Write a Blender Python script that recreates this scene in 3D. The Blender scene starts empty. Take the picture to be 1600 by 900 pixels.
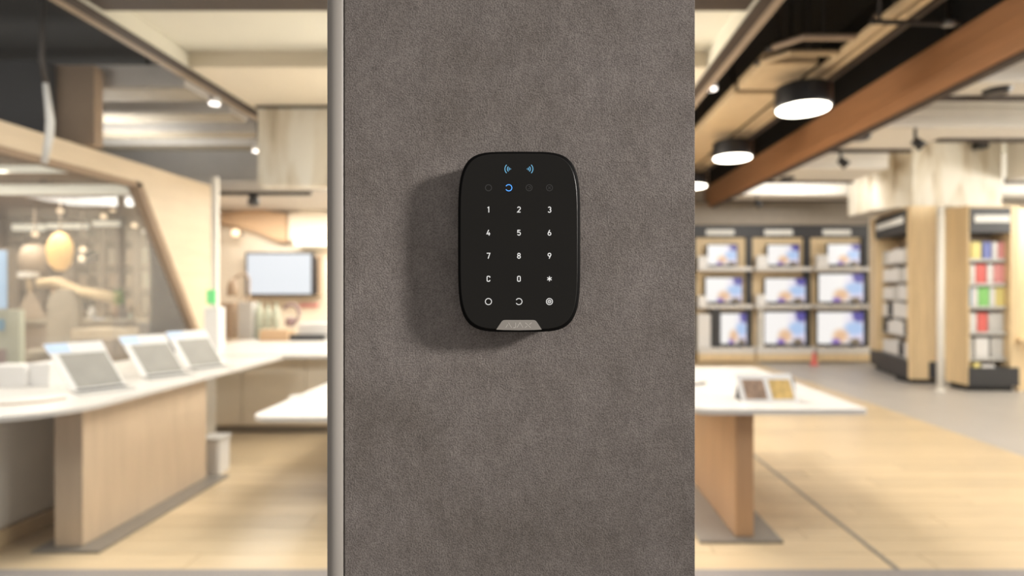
import bpy, bmesh, math, random
from mathutils import Vector

random.seed(7)
C = bpy.context.scene.collection
SC = bpy.context.scene

# ------------------------------------------------------------------ camera, world, lights, exposure
F, CX, CY, H = 880.0, 850.0, 452.0, 1.7        # focal length (px of a 1600x900 frame), vanishing point, eye height
cam_d = bpy.data.cameras.new('camera')
cam = bpy.data.objects.new('camera', cam_d)
C.objects.link(cam)
cam.location = (0, 0, H)
cam.rotation_euler = (math.pi / 2, 0, 0)
cam_d.sensor_width = 36.0
cam_d.lens = 36.0 * F / 1600.0
cam_d.shift_x = -(CX - 800.0) / 1600.0
cam_d.shift_y = (CY - 450.0) / 1600.0
cam_d.clip_start = 0.02
cam_d.dof.use_dof = True
cam_d.dof.focus_distance = 0.52
cam_d.dof.aperture_fstop = 3.1
SC.camera = cam

SC.view_settings.view_transform = 'Standard'
SC.view_settings.look = 'None'
SC.view_settings.gamma = 1.0
SC.view_settings.use_curve_mapping = False
SC.view_settings.exposure = 0.0

w = bpy.data.worlds.new('mall_ambient')
SC.world = w
w.use_nodes = True
w.node_tree.nodes['Background'].inputs[0].default_value = (1.0, 0.96, 0.92, 1)
w.node_tree.nodes['Background'].inputs[1].default_value = 0.235


def area(name, loc, sx, sy, power, col=(1, 0.86, 0.68), rot=(0, 0, 0)):
    l = bpy.data.lights.new(name, 'AREA')
    l.shape = 'RECTANGLE'; l.size = sx; l.size_y = sy
    l.energy = power; l.color = col
    o = bpy.data.objects.new(name, l); C.objects.link(o)
    o.location = loc; o.rotation_euler = rot
    return o


def spot(name, loc, target, power, size, blend=1.0, radius=0.1, col=(1, 0.9, 0.8)):
    l = bpy.data.lights.new(name, 'SPOT')
    l.energy = power; l.spot_size = math.radians(size); l.spot_blend = blend
    l.shadow_soft_size = radius; l.color = col
    o = bpy.data.objects.new(name, l); C.objects.link(o)
    o.location = loc
    o.rotation_euler = (Vector(target) - Vector(loc)).to_track_quat('-Z', 'Y').to_euler()
    return o


# track spot of the concourse that grazes the pillar from the upper right
spot('concourse_spot', (5.75, -1.45, 3.85), (0.05, 0.535, 1.76), 2550, 9.4, 1.0, 0.48, (1, 0.945, 0.89))
# fill lights added to brighten shop, cafe, counter, tv wall and towers
WARM = (1, 0.965, 0.91)
area('tray_fill', (-0.35, 7.2, 3.86), 2.2, 5.0, 430, WARM)
area('front_fill', (-3.2, 2.6, 3.9), 2.6, 1.2, 110, WARM)
area('front_fill', (2.6, 2.6, 3.9), 2.6, 1.2, 85, WARM)
area('aisle_fill', (7.0, 2.6, 3.6), 3.0, 1.2, 150, WARM, rot=(math.radians(30), 0, 0))
area('cafe_fill', (-7.4, 5.2, 3.0), 3.0, 2.0, 250, (1, 0.90, 0.78))
area('cafe_bar_fill', (-8.2, 8.4, 3.03), 3.0, 1.0, 110, (1, 0.91, 0.80))
area('counter_fill', (-3.4, 9.2, 3.13), 4.2, 0.9, 170, WARM)
area('tv_wall_fill', (5.15, 10.62, 3.80), 1.5, 0.3, 42, WARM, rot=(math.radians(48), 0, 0))
area('tower_fill', (9.0, 7.9, 3.6), 1.2, 1.0, 22, WARM, rot=(math.radians(40), 0, math.radians(35)))
# unseen fill lights added at the shop front to brighten camera-facing surfaces
area('entrance_fill', (7.5, 0.9, 3.2), 3.0, 0.8, 120, WARM, rot=(math.radians(98), 0, 0))
area('entrance_fill', (-6.2, 0.9, 2.8), 3.0, 0.8, 50, WARM, rot=(math.radians(88), 0, 0))
# unseen upward fill added to brighten the ceilings: behind pillar, far right, cafe roof
area('ceiling_fill', (-0.2, 7.2, 3.02), 1.6, 1.8, 110, WARM, rot=(math.pi, 0, 0))
area('right_ceiling_fill', (11.6, 7.0, 2.9), 1.2, 6.5, 640, WARM, rot=(math.pi, math.radians(-20), 0))
area('left_ceiling_fill', (-5.6, 7.2, 3.2), 1.2, 1.0, 45, WARM, rot=(math.pi, 0, 0))


# ------------------------------------------------------------------ helpers
def lin(c):
    return tuple(((v / 255.0) / 12.92 if v <= 10.3 else (((v / 255.0) + 0.055) / 1.055) ** 2.4) for v in c)


def at(px, py, Y):
    return Vector(((px - CX) * Y / F, Y, H - (py - CY) * Y / F))


def fx(px, Y): return (px - CX) * Y / F
def fz(py, Y): return H - (py - CY) * Y / F


MATS = {}


def mat(name, rgb, rough=0.5, metal=0.0, emit=0.0, erg=None, var=0.06, scale=6.0, stretch=(1, 1, 1), spec=0.5, objrand=0.0, bump=0.0, bscale=200.0):
    m = bpy.data.materials.new(name)
    m.use_nodes = True
    nt = m.node_tree
    b = nt.nodes['Principled BSDF']
    c = lin(rgb)
    b.inputs['Roughness'].default_value = rough
    b.inputs['Metallic'].default_value = metal
    b.inputs['Specular IOR Level'].default_value = spec
    tc = nt.nodes.new('ShaderNodeTexCoord')
    mp = nt.nodes.new('ShaderNodeMapping')
    mp.inputs['Scale'].default_value = stretch
    nt.links.new(tc.outputs['Object'], mp.inputs[0])
    nz = nt.nodes.new('ShaderNodeTexNoise')
    nz.inputs['Scale'].default_value = scale
    nz.inputs['Detail'].default_value = 4
    nt.links.new(mp.outputs[0], nz.inputs['Vector'])
    rp = nt.nodes.new('ShaderNodeMapRange')
    rp.inputs['From Min'].default_value = 0.25
    rp.inputs['From Max'].default_value = 0.75
    rp.inputs['To Min'].default_value = 1 - var
    rp.inputs['To Max'].default_value = 1 + var
    nt.links.new(nz.outputs[0], rp.inputs['Value'])
    hs = nt.nodes.new('ShaderNodeHueSaturation')
    hs.inputs['Color'].default_value = (*c, 1)
    if objrand:
        oi = nt.nodes.new('ShaderNodeObjectInfo')
        r2 = nt.nodes.new('ShaderNodeMapRange')
        r2.inputs['To Min'].default_value = 1 - objrand
        r2.inputs['To Max'].default_value = 1 + objrand
        nt.links.new(oi.outputs['Random'], r2.inputs['Value'])
        mu = nt.nodes.new('ShaderNodeMath'); mu.operation = 'MULTIPLY'
        nt.links.new(rp.outputs[0], mu.inputs[0]); nt.links.new(r2.outputs[0], mu.inputs[1])
        nt.links.new(mu.outputs[0], hs.inputs['Value'])
    else:
        nt.links.new(rp.outputs[0], hs.inputs['Value'])
    nt.links.new(hs.outputs[0], b.inputs['Base Color'])
    if bump:
        n2 = nt.nodes.new('ShaderNodeTexNoise')
        n2.inputs['Scale'].default_value = bscale
        nt.links.new(mp.outputs[0], n2.inputs['Vector'])
        bp = nt.nodes.new('ShaderNodeBump')
        bp.inputs['Strength'].default_value = bump
        bp.inputs['Distance'].default_value = 0.002
        nt.links.new(n2.outputs[0], bp.inputs['Height'])
        nt.links.new(bp.outputs[0], b.inputs['Normal'])
    if emit:
        b.inputs['Emission Color'].default_value = (*lin(erg or rgb), 1)
        b.inputs['Emission Strength'].default_value = emit
    MATS[name] = m
    return m


OFF = {}


def link(name, bm, m, parent=None, smooth=False):
    me = bpy.data.meshes.new(name)
    bmesh.ops.recalc_face_normals(bm, faces=bm.faces)
    o = bpy.data.objects.new(name, me)
    C.objects.link(o)
    if parent is not None:
        off = OFF[parent]
        o.parent = parent
        OFF[o] = off
    else:
        # origin at the base centre of the mesh
        xs = [v.co.x for v in bm.verts]; ys = [v.co.y for v in bm.verts]; zs = [v.co.z for v in bm.verts]
        off = Vector(((min(xs) + max(xs)) / 2, (min(ys) + max(ys)) / 2, min(zs)))
        o.location = off
        OFF[o] = off
    for v in bm.verts:
        v.co -= off
    if smooth:
        for f in bm.faces:
            f.smooth = True
    bm.to_mesh(me); bm.free()
    if m is not None:
        me.materials.append(m if not isinstance(m, str) else MATS[m])
    return o


def thing(name, label, cat, loc, group=None):
    o = bpy.data.objects.new(name, None)
    C.objects.link(o)
    o.location = loc
    o.empty_display_size = 0.05
    OFF[o] = Vector(loc)
    return tag(o, label, cat, group)


def tag(o, label, cat, group=None):
    o['label'] = label
    o['category'] = cat
    if group: o['group'] = group
    return o


def struct(o, label=None, cat=None):
    o['kind'] = 'structure'
    if label: o['label'] = label
    if cat: o['category'] = cat
    return o


def bbox(bm, x0, x1, y0, y1, z0, z1, bev=0.0):
    r = bmesh.ops.create_cube(bm, size=1.0)
    for v in r['verts']:
        v.co.x = x0 if v.co.x < 0 else x1
        v.co.y = y0 if v.co.y < 0 else y1
        v.co.z = z0 if v.co.z < 0 else z1
    if bev:
        es = list({e for v in r['verts'] for e in v.link_edges})
        bmesh.ops.bevel(bm, geom=es, offset=bev, segments=2, affect='EDGES', profile=0.6)


def box(name, x0, x1, y0, y1, z0, z1, m, parent=None, bev=0.0):
    bm = bmesh.new()
    bbox(bm, min(x0, x1), max(x0, x1), min(y0, y1), max(y0, y1), min(z0, z1), max(z0, z1), bev)
    return link(name, bm, m, parent)


def prism(bm, pts, d0, d1, axis):
    """extrude a closed outline; axis 'z': pts=(x,y), 'y': pts=(x,z), 'x': pts=(y,z)"""
    def p(a, d):
        return {'z': (a[0], a[1], d), 'y': (a[0], d, a[1]), 'x': (d, a[0], a[1])}[axis]
    a = [bm.verts.new(p(q, d0)) for q in pts]
    b = [bm.verts.new(p(q, d1)) for q in pts]
    n = len(pts)
    bm.faces.new(a); bm.faces.new(b[::-1])
    for i in range(n):
        bm.faces.new((a[i], b[i], b[(i + 1) % n], a[(i + 1) % n]))


def prism_obj(name, pts, d0, d1, axis, m, parent=None, bev=0.0):
    bm = bmesh.new()
    prism(bm, pts, d0, d1, axis)
    if bev:
        bmesh.ops.bevel(bm, geom=list(bm.edges), offset=bev, segments=2, affect='EDGES')
    return link(name, bm, m, parent)


def rrect(x0, x1, y0, y1, r, n=8):
    pts = []
    rs = r if isinstance(r, (list, tuple)) else [r] * 4      # order: (x1,y1) (x0,y1) (x0,y0) (x1,y0)
    for (cx, cy, a0), rr in zip(((x1, y1, 0), (x0, y1, 90), (x0, y0, 180), (x1, y0, 270)), rs):
        sx = -1 if cx == x1 else 1
        sy = -1 if cy == y1 else 1
        for i in range(n + 1):
            a = math.radians(a0 + 90 * i / n)
            pts.append((cx + sx * rr + rr * math.cos(a), cy + sy * rr + rr * math.sin(a)))
    return pts


def lathe(bm, prof, cx, cy, n=24):
    """prof = [(r, z)...] around a vertical axis"""
    rings = []
    for r, z in prof:
        rings.append([bm.verts.new((cx + r * math.cos(2 * math.pi * i / n), cy + r * math.sin(2 * math.pi * i / n), z)) for i in range(n)])
    for a, b in zip(rings, rings[1:]):
        for i in range(n):
            bm.faces.new((a[i], a[(i + 1) % n], b[(i + 1) % n], b[i]))
    bm.faces.new(rings[0][::-1]); bm.faces.new(rings[-1])


def lathe_obj(name, prof, cx, cy, m, parent=None, n=24, smooth=False):
    bm = bmesh.new()
    lathe(bm, prof, cx, cy, n)
    return link(name, bm, m, parent, smooth)


def tube(bm, pts, r, n=8):
    pts = [Vector(p) for p in pts]
    rings = []
    for i, p in enumerate(pts):
        d = (pts[min(i + 1, len(pts) - 1)] - pts[max(i - 1, 0)]).normalized()
        up = Vector((0, 0, 1)) if abs(d.z) < 0.9 else Vector((1, 0, 0))
        a = d.cross(up).normalized(); b = d.cross(a).normalized()
        rr = r[i] if isinstance(r, (list, tuple)) else r
        rings.append([bm.verts.new(p + rr * (math.cos(2 * math.pi * k / n) * a + math.sin(2 * math.pi * k / n) * b)) for k in range(n)])
    for a, b in zip(rings, rings[1:]):
        for i in range(n):
            bm.faces.new((a[i], a[(i + 1) % n], b[(i + 1) % n], b[i]))
    bm.faces.new(rings[0][::-1]); bm.faces.new(rings[-1])


def tube_obj(name, pts, r, m, parent=None, n=8, smooth=True):
    bm = bmesh.new()
    tube(bm, pts, r, n)
    return link(name, bm, m, parent, smooth)


def frame_box(name, o, u, n, a0, a1, b0, b1, z0, z1, m, parent=None, bev=0.0, tilt=None):
    """box in a turned plan frame: origin o (x,y), unit width u, unit depth n"""
    bm = bmesh.new()
    bbox(bm, a0, a1, b0, b1, z0, z1, bev)
    for v in bm.verts:
        a, b, z = v.co
        v.co = Vector((o[0] + u[0] * a + n[0] * b, o[1] + u[1] * a + n[1] * b, z))
    return link(name, bm, m, parent)


# ------------------------------------------------------------------ materials
mat('wood_beam', (172, 124, 86), 0.45, var=0.14, scale=3.0, stretch=(6, 0.5, 8))
mat('wood_light', (220, 196, 156), 0.5, var=0.10, scale=4.0, stretch=(5, 5, 0.5))
mat('wood_pale', (208, 186, 160), 0.45, var=0.08, scale=4.0, stretch=(5, 5, 0.5))
mat('wood_table', (188, 150, 114), 0.42, var=0.10, scale=4.0, stretch=(5, 5, 0.5))
mat('wood_floor', (204, 183, 150), 0.32, var=0.10, scale=5.0, stretch=(0.5, 7, 1), objrand=0.07)
mat('wood_maple', (212, 194, 168), 0.5, var=0.07, scale=3.0, stretch=(4, 0.6, 4))
mat('white_top', (216, 212, 207), 0.3, var=0.02)
mat('white_paint', (232, 228, 220), 0.55, var=0.03)
mat('white_plastic', (228, 226, 224), 0.4, var=0.02)
mat('cream_ceiling', (226, 222, 206), 0.8, var=0.03, scale=1.5)
mat('beige_ceiling', (222, 210, 188), 0.8, var=0.04, scale=1.5)
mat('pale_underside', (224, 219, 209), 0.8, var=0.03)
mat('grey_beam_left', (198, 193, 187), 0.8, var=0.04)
mat('black_void', (24, 22, 20), 0.9, var=0.2)
mat('dark_metal', (52, 46, 42), 0.5, metal=0.3, var=0.1)
mat('bronze_edge', (156, 138, 118), 0.5, var=0.08)
mat('bronze_dark', (62, 49, 39), 0.6, var=0.1)
mat('rail_beige', (196, 172, 136), 0.55, var=0.08)
mat('grey_floor', (180, 175, 170), 0.4, var=0.05, scale=2.0)
mat('grey_threshold', (146, 140, 137), 0.5, var=0.06, scale=3.0)
mat('grey_steel', (150, 146, 140), 0.35, metal=0.5, var=0.05)
mat('charcoal', (58, 58, 60), 0.5, var=0.06)
mat('black_gloss', (26, 26, 28), 0.35, var=0.05)
mat('fascia_brown', (150, 140, 127), 0.6, var=0.06)
mat('cafe_wall', (176, 158, 138), 0.8, var=0.18, scale=2.0)
mat('cafe_dark', (142, 126, 110), 0.8, var=0.15, scale=3.0)
mat('cafe_frame', (150, 128, 106), 0.6, var=0.06)
mat('wall_beige', (234, 222, 202), 0.7, var=0.05, scale=1.5)
mat('wall_tan', (200, 168, 134), 0.7, var=0.05, scale=1.5)
mat('lamp_white', (255, 252, 245), 0.5, emit=9.0, erg=(255, 246, 228), var=0.0)
mat('strip_white', (235, 232, 220), 0.5, emit=0.62, erg=(240, 236, 220), var=0.02)
mat('bulb_warm', (255, 226, 190), 0.5, emit=1.4, erg=(255, 226, 190), var=0.0)
mat('lamp_amber', (236, 190, 120), 0.5, emit=0.42, erg=(255, 200, 120), var=0.05)
mat('spot_lens', (255, 250, 250), 0.4, emit=3.0, erg=(255, 246, 240), var=0.0)
mat('screen_white', (60, 62, 66), 0.3, emit=0.97, erg=(242, 246, 252), var=0.01)
mat('screen_blue', (150, 176, 205), 0.3, emit=0.34, erg=(150, 176, 205), var=0.05)
mat('exit_green', (110, 205, 130), 0.5, emit=0.35, erg=(110, 215, 130), var=0.05)
mat('red_paint', (222, 110, 104), 0.5)
mat('pink_card', (232, 160, 158), 0.5)
mat('green_card', (140, 205, 120), 0.5)
mat('yellow_card', (230, 216, 140), 0.5)
mat('blue_card', (120, 130, 190), 0.5)
mat('sky_card', (120, 170, 205), 0.5)
mat('pale_grey', (200, 198, 194), 0.5)
mat('header_blue', (186, 208, 238), 0.45, emit=0.08, erg=(186, 208, 238))
mat('lid_grey', (158, 155, 148), 0.35, var=0.10, scale=9.0)
mat('box_brown', (172, 150, 128), 0.6)
mat('sage', (198, 204, 186), 0.55, var=0.08)
mat('grey_green', (150, 152, 132), 0.6, var=0.1)
mat('purple_grey', (150, 124, 124), 0.5)
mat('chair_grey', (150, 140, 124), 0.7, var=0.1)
mat('panel_sage', (186, 188, 168), 0.6)
mat('sign_plate', (205, 202, 194), 0.5, emit=0.25, erg=(225, 222, 212))
mat('card_brown', (150, 124, 104), 0.5, var=0.45, scale=22.0)
mat('card_gold', (205, 172, 105), 0.5, var=0.30, scale=22.0)

# marble cladding of the hanging bulkheads
def marble():
    m = mat('marble', (228, 214, 188), 0.45, var=0.0)
    nt = m.node_tree; b = nt.nodes['Principled BSDF']
    tc = nt.nodes.new('ShaderNodeTexCoord'); mp = nt.nodes.new('ShaderNodeMapping')
    mp.inputs['Scale'].default_value = (2.4, 2.4, 0.5)
    nz = nt.nodes.new('ShaderNodeTexNoise'); nz.inputs['Scale'].default_value = 1.6
    nz.inputs['Detail'].default_value = 6; nz.inputs['Distortion'].default_value = 0.6
    cr = nt.nodes.new('ShaderNodeValToRGB')
    cr.color_ramp.elements[0].position = 0.30; cr.color_ramp.elements[0].color = (*lin((150, 130, 102)), 1)
    cr.color_ramp.elements[1].position = 0.58; cr.color_ramp.elements[1].color = (*lin((220, 214, 200)), 1)
    e = cr.color_ramp.elements.new(0.44); e.color = (*lin((204, 193, 172)), 1)
    nt.links.new(tc.outputs['Object'], mp.inputs[0]); nt.links.new(mp.outputs[0], nz.inputs['Vector'])
    nt.links.new(nz.outputs[0], cr.inputs[0]); nt.links.new(cr.outputs[0], b.inputs['Base Color'])
marble()


# grained concrete plaster of the pillar
def plaster():
    m = bpy.data.materials.new('pillar_plaster'); m.use_nodes = True
    nt = m.node_tree; b = nt.nodes['Principled BSDF']
    b.inputs['Roughness'].default_value = 0.85
    b.inputs['Specular IOR Level'].default_value = 0.25
    tc = nt.nodes.new('ShaderNodeTexCoord')
    def noise(scale, detail, rough=0.5, st=(1, 1, 1)):
        mp = nt.nodes.new('ShaderNodeMapping'); mp.inputs['Scale'].default_value = st
        n = nt.nodes.new('ShaderNodeTexNoise')
        n.inputs['Scale'].default_value = scale; n.inputs['Detail'].default_value = detail
        n.inputs['Roughness'].default_value = rough
        nt.links.new(tc.outputs['Object'], mp.inputs[0]); nt.links.new(mp.outputs[0], n.inputs['Vector'])
        return n
    big = noise(9, 5, 0.6)
    mid = noise(60, 4, 0.6, (1, 1, 0.7))
    fine = noise(720, 2, 0.55)
    weave = noise(260, 2, 0.6, (1, 1, 0.35))
    weave2 = noise(260, 2, 0.6, (0.35, 1, 1))
    cr = nt.nodes.new('ShaderNodeValToRGB')
    cr.color_ramp.elements[0].position = 0.32; cr.color_ramp.elements[0].color = (*lin((150, 141, 134)), 1)
    cr.color_ramp.elements[1].position = 0.68; cr.color_ramp.elements[1].color = (*lin((172, 163, 158)), 1)
    nt.links.new(big.outputs[0], cr.inputs[0])
    def rng(n, a, b_, lo=0.3, hi=0.7):
        r = nt.nodes.new('ShaderNodeMapRange')
        r.inputs['From Min'].default_value = lo; r.inputs['From Max'].default_value = hi
        r.inputs['To Min'].default_value = a; r.inputs['To Max'].default_value = b_
        nt.links.new(n.outputs[0], r.inputs['Value']); return r
    def mul(a, b_):
        k = nt.nodes.new('ShaderNodeMath'); k.operation = 'MULTIPLY'
        nt.links.new(a.outputs[0], k.inputs[0]); nt.links.new(b_.outputs[0], k.inputs[1]); return k
    v = mul(mul(rng(mid, 0.88, 1.08), rng(fine, 0.70, 1.15, 0.32, 0.62)), mul(rng(weave, 0.93, 1.05), rng(weave2, 0.93, 1.05)))
    hs = nt.nodes.new('ShaderNodeHueSaturation')
    nt.links.new(cr.outputs[0], hs.inputs['Color']); nt.links.new(v.outputs[0], hs.inputs['Value'])
    nt.links.new(hs.outputs[0], b.inputs['Base Color'])
    bp = nt.nodes.new('ShaderNodeBump'); bp.inputs['Strength'].default_value = 0.8; bp.inputs['Distance'].default_value = 0.0007
    ad = nt.nodes.new('ShaderNodeMath'); ad.operation = 'ADD'
    nt.links.new(fine.outputs[0], ad.inputs[0]); nt.links.new(mid.outputs[0], ad.inputs[1])
    nt.links.new(ad.outputs[0], bp.inputs['Height']); nt.links.new(bp.outputs[0], b.inputs['Normal'])
    MATS['pillar_plaster'] = m
plaster()


# picture running on every television of the wall: white sky, orange rock, blue cloud, violet corner
def tv_picture():
    m = bpy.data.materials.new('tv_picture'); m.use_nodes = True
    nt = m.node_tree; b = nt.nodes['Principled BSDF']
    tc = nt.nodes.new('ShaderNodeTexCoord')
    def blob(cx, cz, sx, sz, lo, hi):
        mp = nt.nodes.new('ShaderNodeMapping')
        mp.inputs['Location'].default_value = (-cx / sx, 0, -cz / sz)
        mp.inputs['Scale'].default_value = (1 / sx, 0, 1 / sz)
        nt.links.new(tc.outputs['Generated'], mp.inputs[0])
        d = nt.nodes.new('ShaderNodeVectorMath'); d.operation = 'LENGTH'
        nt.links.new(mp.outputs[0], d.inputs[0])
        r = nt.nodes.new('ShaderNodeMapRange')
        r.inputs['From Min'].default_value = lo; r.inputs['From Max'].default_value = hi
        r.inputs['To Min'].default_value = 1; r.inputs['To Max'].default_value = 0
        nt.links.new(d.outputs['Value'], r.inputs['Value'])
        return r
    prev = None
    for rgb, k in (((225, 218, 240), (0.98, 0.5, 0.4, 1.0, 0.5, 1.2)),
                   ((92, 84, 160), (0.90, 0.92, 0.16, 0.28, 0.7, 1.1)),
                   ((176, 202, 238), (0.80, 0.48, 0.24, 0.24, 0.6, 1.15)),
                   ((232, 190, 150), (0.50, 0.24, 0.20, 0.26, 0.5, 1.15)),
                   ((140, 110, 190), (0.40, 0.06, 0.12, 0.12, 0.5, 1.15)),
                   ((120, 100, 60), (0.82, 0.08, 0.16, 0.10, 0.5, 1.2))):
        mx = nt.nodes.new('ShaderNodeMix'); mx.data_type = 'RGBA'
        nt.links.new(blob(*k).outputs[0], mx.inputs['Factor'])
        if prev is None:
            mx.inputs['A'].default_value = (*lin((252, 248, 244)), 1)
        else:
            nt.links.new(prev.outputs['Result'], mx.inputs['A'])
        mx.inputs['B'].default_value = (*lin(rgb), 1)
        prev = mx
    b.inputs['Base Color'].default_value = (0.02, 0.02, 0.02, 1)
    b.inputs['Roughness'].default_value = 0.3
    nt.links.new(prev.outputs['Result'], b.inputs['Emission Color'])
    b.inputs['Emission Strength'].default_value = 0.95
    MATS['tv_picture'] = m
tv_picture()


# shop glass: clear, a little reflection and a translucent veil that paints in milky haze
def glass(name, v0, v1):
    m = bpy.data.materials.new(name); m.use_nodes = True
    nt = m.node_tree; nt.nodes.clear()
    out = nt.nodes.new('ShaderNodeOutputMaterial')
    tr = nt.nodes.new('ShaderNodeBsdfTransparent'); tr.inputs[0].default_value = (0.95, 0.955, 0.95, 1)
    gl = nt.nodes.new('ShaderNodeBsdfGlossy'); gl.inputs['Roughness'].default_value = 0.02
    di = nt.nodes.new('ShaderNodeBsdfTranslucent'); di.inputs[0].default_value = (0.9, 0.88, 0.85, 1)
    fr = nt.nodes.new('ShaderNodeFresnel'); fr.inputs[0].default_value = 1.22
    m1 = nt.nodes.new('ShaderNodeMixShader'); m2 = nt.nodes.new('ShaderNodeMixShader')
    tc = nt.nodes.new('ShaderNodeTexCoord'); nz = nt.nodes.new('ShaderNodeTexNoise'); nz.inputs['Scale'].default_value = 3
    mr = nt.nodes.new('ShaderNodeMapRange'); mr.inputs['To Min'].default_value = v0; mr.inputs['To Max'].default_value = v1
    nt.links.new(tc.outputs['Object'], nz.inputs['Vector']); nt.links.new(nz.outputs[0], mr.inputs['Value'])
    nt.links.new(fr.outputs[0], m1.inputs[0]); nt.links.new(tr.outputs[0], m1.inputs[1]); nt.links.new(gl.outputs[0], m1.inputs[2])
    nt.links.new(mr.outputs[0], m2.inputs[0]); nt.links.new(m1.outputs[0], m2.inputs[1]); nt.links.new(di.outputs[0], m2.inputs[2])
    nt.links.new(m2.outputs[0], out.inputs[0])
    MATS[name] = m
glass('shop_glass', 0.004, 0.008)
glass('haze_veil_glass', 0.045, 0.07)  # stronger veil, put in to lift the dark tones of the cafe

mat('aluminium', (196, 189, 180), 0.45, metal=0.0, var=0.04, scale=20, stretch=(1, 1, 0.05))
mat('keypad_rim', (17, 16, 15), 0.6, var=0.05, scale=60, spec=0.15)
mat('keypad_face', (40, 38, 35), 0.32, var=0.05, scale=25, spec=0.4)
mat('badge', (196, 190, 182), 0.45, metal=0.0, var=0.04, scale=60)
mat('badge_letter', (250, 244, 236), 0.4, metal=0.0, var=0.02)
mat('key_glow', (90, 90, 90), 0.5, emit=0.86, erg=(250, 248, 244), var=0.0)
mat('cyan_glow', (110, 170, 205), 0.5, emit=0.75, erg=(110, 178, 215), var=0.0)
mat('blue_glow', (90, 165, 250), 0.5, emit=1.1, erg=(80, 160, 255), var=0.0)
mat('grey_print', (84, 83, 82), 0.5, emit=0.03, erg=(120, 120, 120), var=0.0)

# ------------------------------------------------------------------ setting: floor
YK = 3.42          # where the grey threshold meets the planks
XW = 4.88          # side edge of the planks
struct(box('floor', -13, 14, -3.0, 15.0, -0.15, -0.02, 'grey_floor'), 'grey stone floor of the aisle and threshold', 'floor')
struct(box('floor_threshold', -13, 14, -3.0, YK, -0.02, 0.0, 'grey_threshold'), 'grey stone threshold strip in front of the planks', 'floor')
struct(box('floor_aisle', XW, 14, YK, 15.0, -0.02, 0.0, 'grey_floor'), 'grey stone aisle beside the wooden planks', 'floor')
struct(box('floor_cafe', -13, -4.5, YK, 15.0, -0.02, 0.0, 'cafe_dark'), 'brown cafe floor behind the slanted portal', 'floor')
YP = 9.6
wf = struct(box('floor_planks', -4.5, XW, YK, YP, -0.02, -0.012, 'bronze_dark'), 'light oak plank floor of the shop', 'floor')
struct(box('floor_back', -4.5, XW, YP, 15.0, -0.02, 0.0, 'wood_floor'), 'light oak floor at the back of the shop', 'floor')
PW, PL = 0.206, 2.3
plank_mesh = None
row = 0
y = YK
while y + PW <= YP + 0.001:
    x = -4.5 + [0, -1.3, -0.6, -1.8][row % 4]
    while x < XW - 0.02:
        x0, x1 = max(x, -4.5), min(x + PL, XW)
        if x1 - x0 > 0.05:
            if plank_mesh is None:
                o = box('plank', x0, x1 - 0.004, y, y + PW - 0.004, -0.012, 0.0, 'wood_floor', wf)
                me = o.data
                # recentre so that one mesh serves every plank (scaled in length only)
                ctr = Vector(((x0 + x1 - 0.004) / 2, y + PW / 2 - 0.002, 0)) - OFF[wf]
                for v in me.vertices: v.co -= ctr
                o.location = ctr
                plank_mesh = (me, x1 - x0)
            else:
                o = bpy.data.objects.new('plank', plank_mesh[0]); C.objects.link(o); o.parent = wf
                o.location = Vector(((x0 + x1) / 2, y + PW / 2 - 0.002, 0)) - OFF[wf]
                o.scale.x = (x1 - x0) / plank_mesh[1]
        x += PL
    y += PW; row += 1
struct(box('trim_1', 2.13, 2.16, YK, 9.0, 0.0005, 0.003, 'grey_steel'), 'thin steel joint strip set into the oak floor', 'trim')

# ------------------------------------------------------------------ setting: walls
struct(box('wall_back', -4.7, 14, 13.75, 13.95, 0, 5.2, 'wall_beige'), 'beige wall at the back of the shop', 'wall')
struct(box('wall_right', 13.0, 13.2, -1.0, 13.75, 0, 5.2, 'white_paint'), 'white wall at the far right', 'wall')
wbl = struct(box('wall_counter', -6.42, 0.6, 10.45, 10.6, 0, 3.2, 'wall_beige'), 'cream wall behind the white service counter', 'wall')
struct(box('ceiling', -13, 14, 3.2, 14.0, 5.2, 5.35, 'black_void'), 'black open ceiling void', 'ceiling')
struct(box('wall_left', -12.2, -12.0, 3.0, 11.2, 0, 5.2, 'cafe_dark'), 'brown wall at the far left', 'wall')
struct(box('wall_cafe', -12.0, -4.75, 11.0, 11.2, 0, 5.2, 'cafe_wall'), 'brown rear wall of the cafe', 'wall')

# cream tray ceiling with its lips
ZB, ZT = 3.9, 4.06
struct(box('ceiling_tray', -3.52, 1.62, 3.6, 5.58, ZT, ZT + 0.1, 'cream_ceiling'), 'cream recessed ceiling tray', 'ceiling')
struct(box('ceiling_soffit', -3.52, 1.62, 5.58, 10.4, ZB, ZT + 0.1, 'beige_ceiling'), 'beige ceiling behind the recessed tray', 'ceiling')
def lip(i, x0, x1, sgn):
    b = struct(box('trim_%d' % i, x0, x1, 3.6, 10.4, ZB, ZT + 0.12, 'cream_ceiling'), 'edge of the ceiling tray on the %s' % ('cafe side' if sgn < 0 else 'pendant lamp side'), 'trim')
    xo = x0 if sgn < 0 else x1
    box('dark_channel', min(xo - sgn * .05, xo + sgn * 0.05), max(xo - sgn * .05, xo + sgn * 0.05), 3.6, 10.4, ZB - 0.025, ZT, 'bronze_dark', b)
    box('bronze_strip', min(xo + sgn * 0.05, xo + sgn * 0.12), max(xo + sgn * 0.05, xo + sgn * 0.12), 3.6, 10.4, ZB - 0.035, ZT, 'bronze_edge', b)
lip(2, -3.58, -3.52, -1)
lip(3, 1.62, 1.68, 1)
struct(box('trim_4', -3.52, 1.62, 4.05, 4.50, ZB + 0.02, ZT, 'bronze_dark', bev=0.01), 'dark brown cross beam under the ceiling tray', 'trim')

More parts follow.
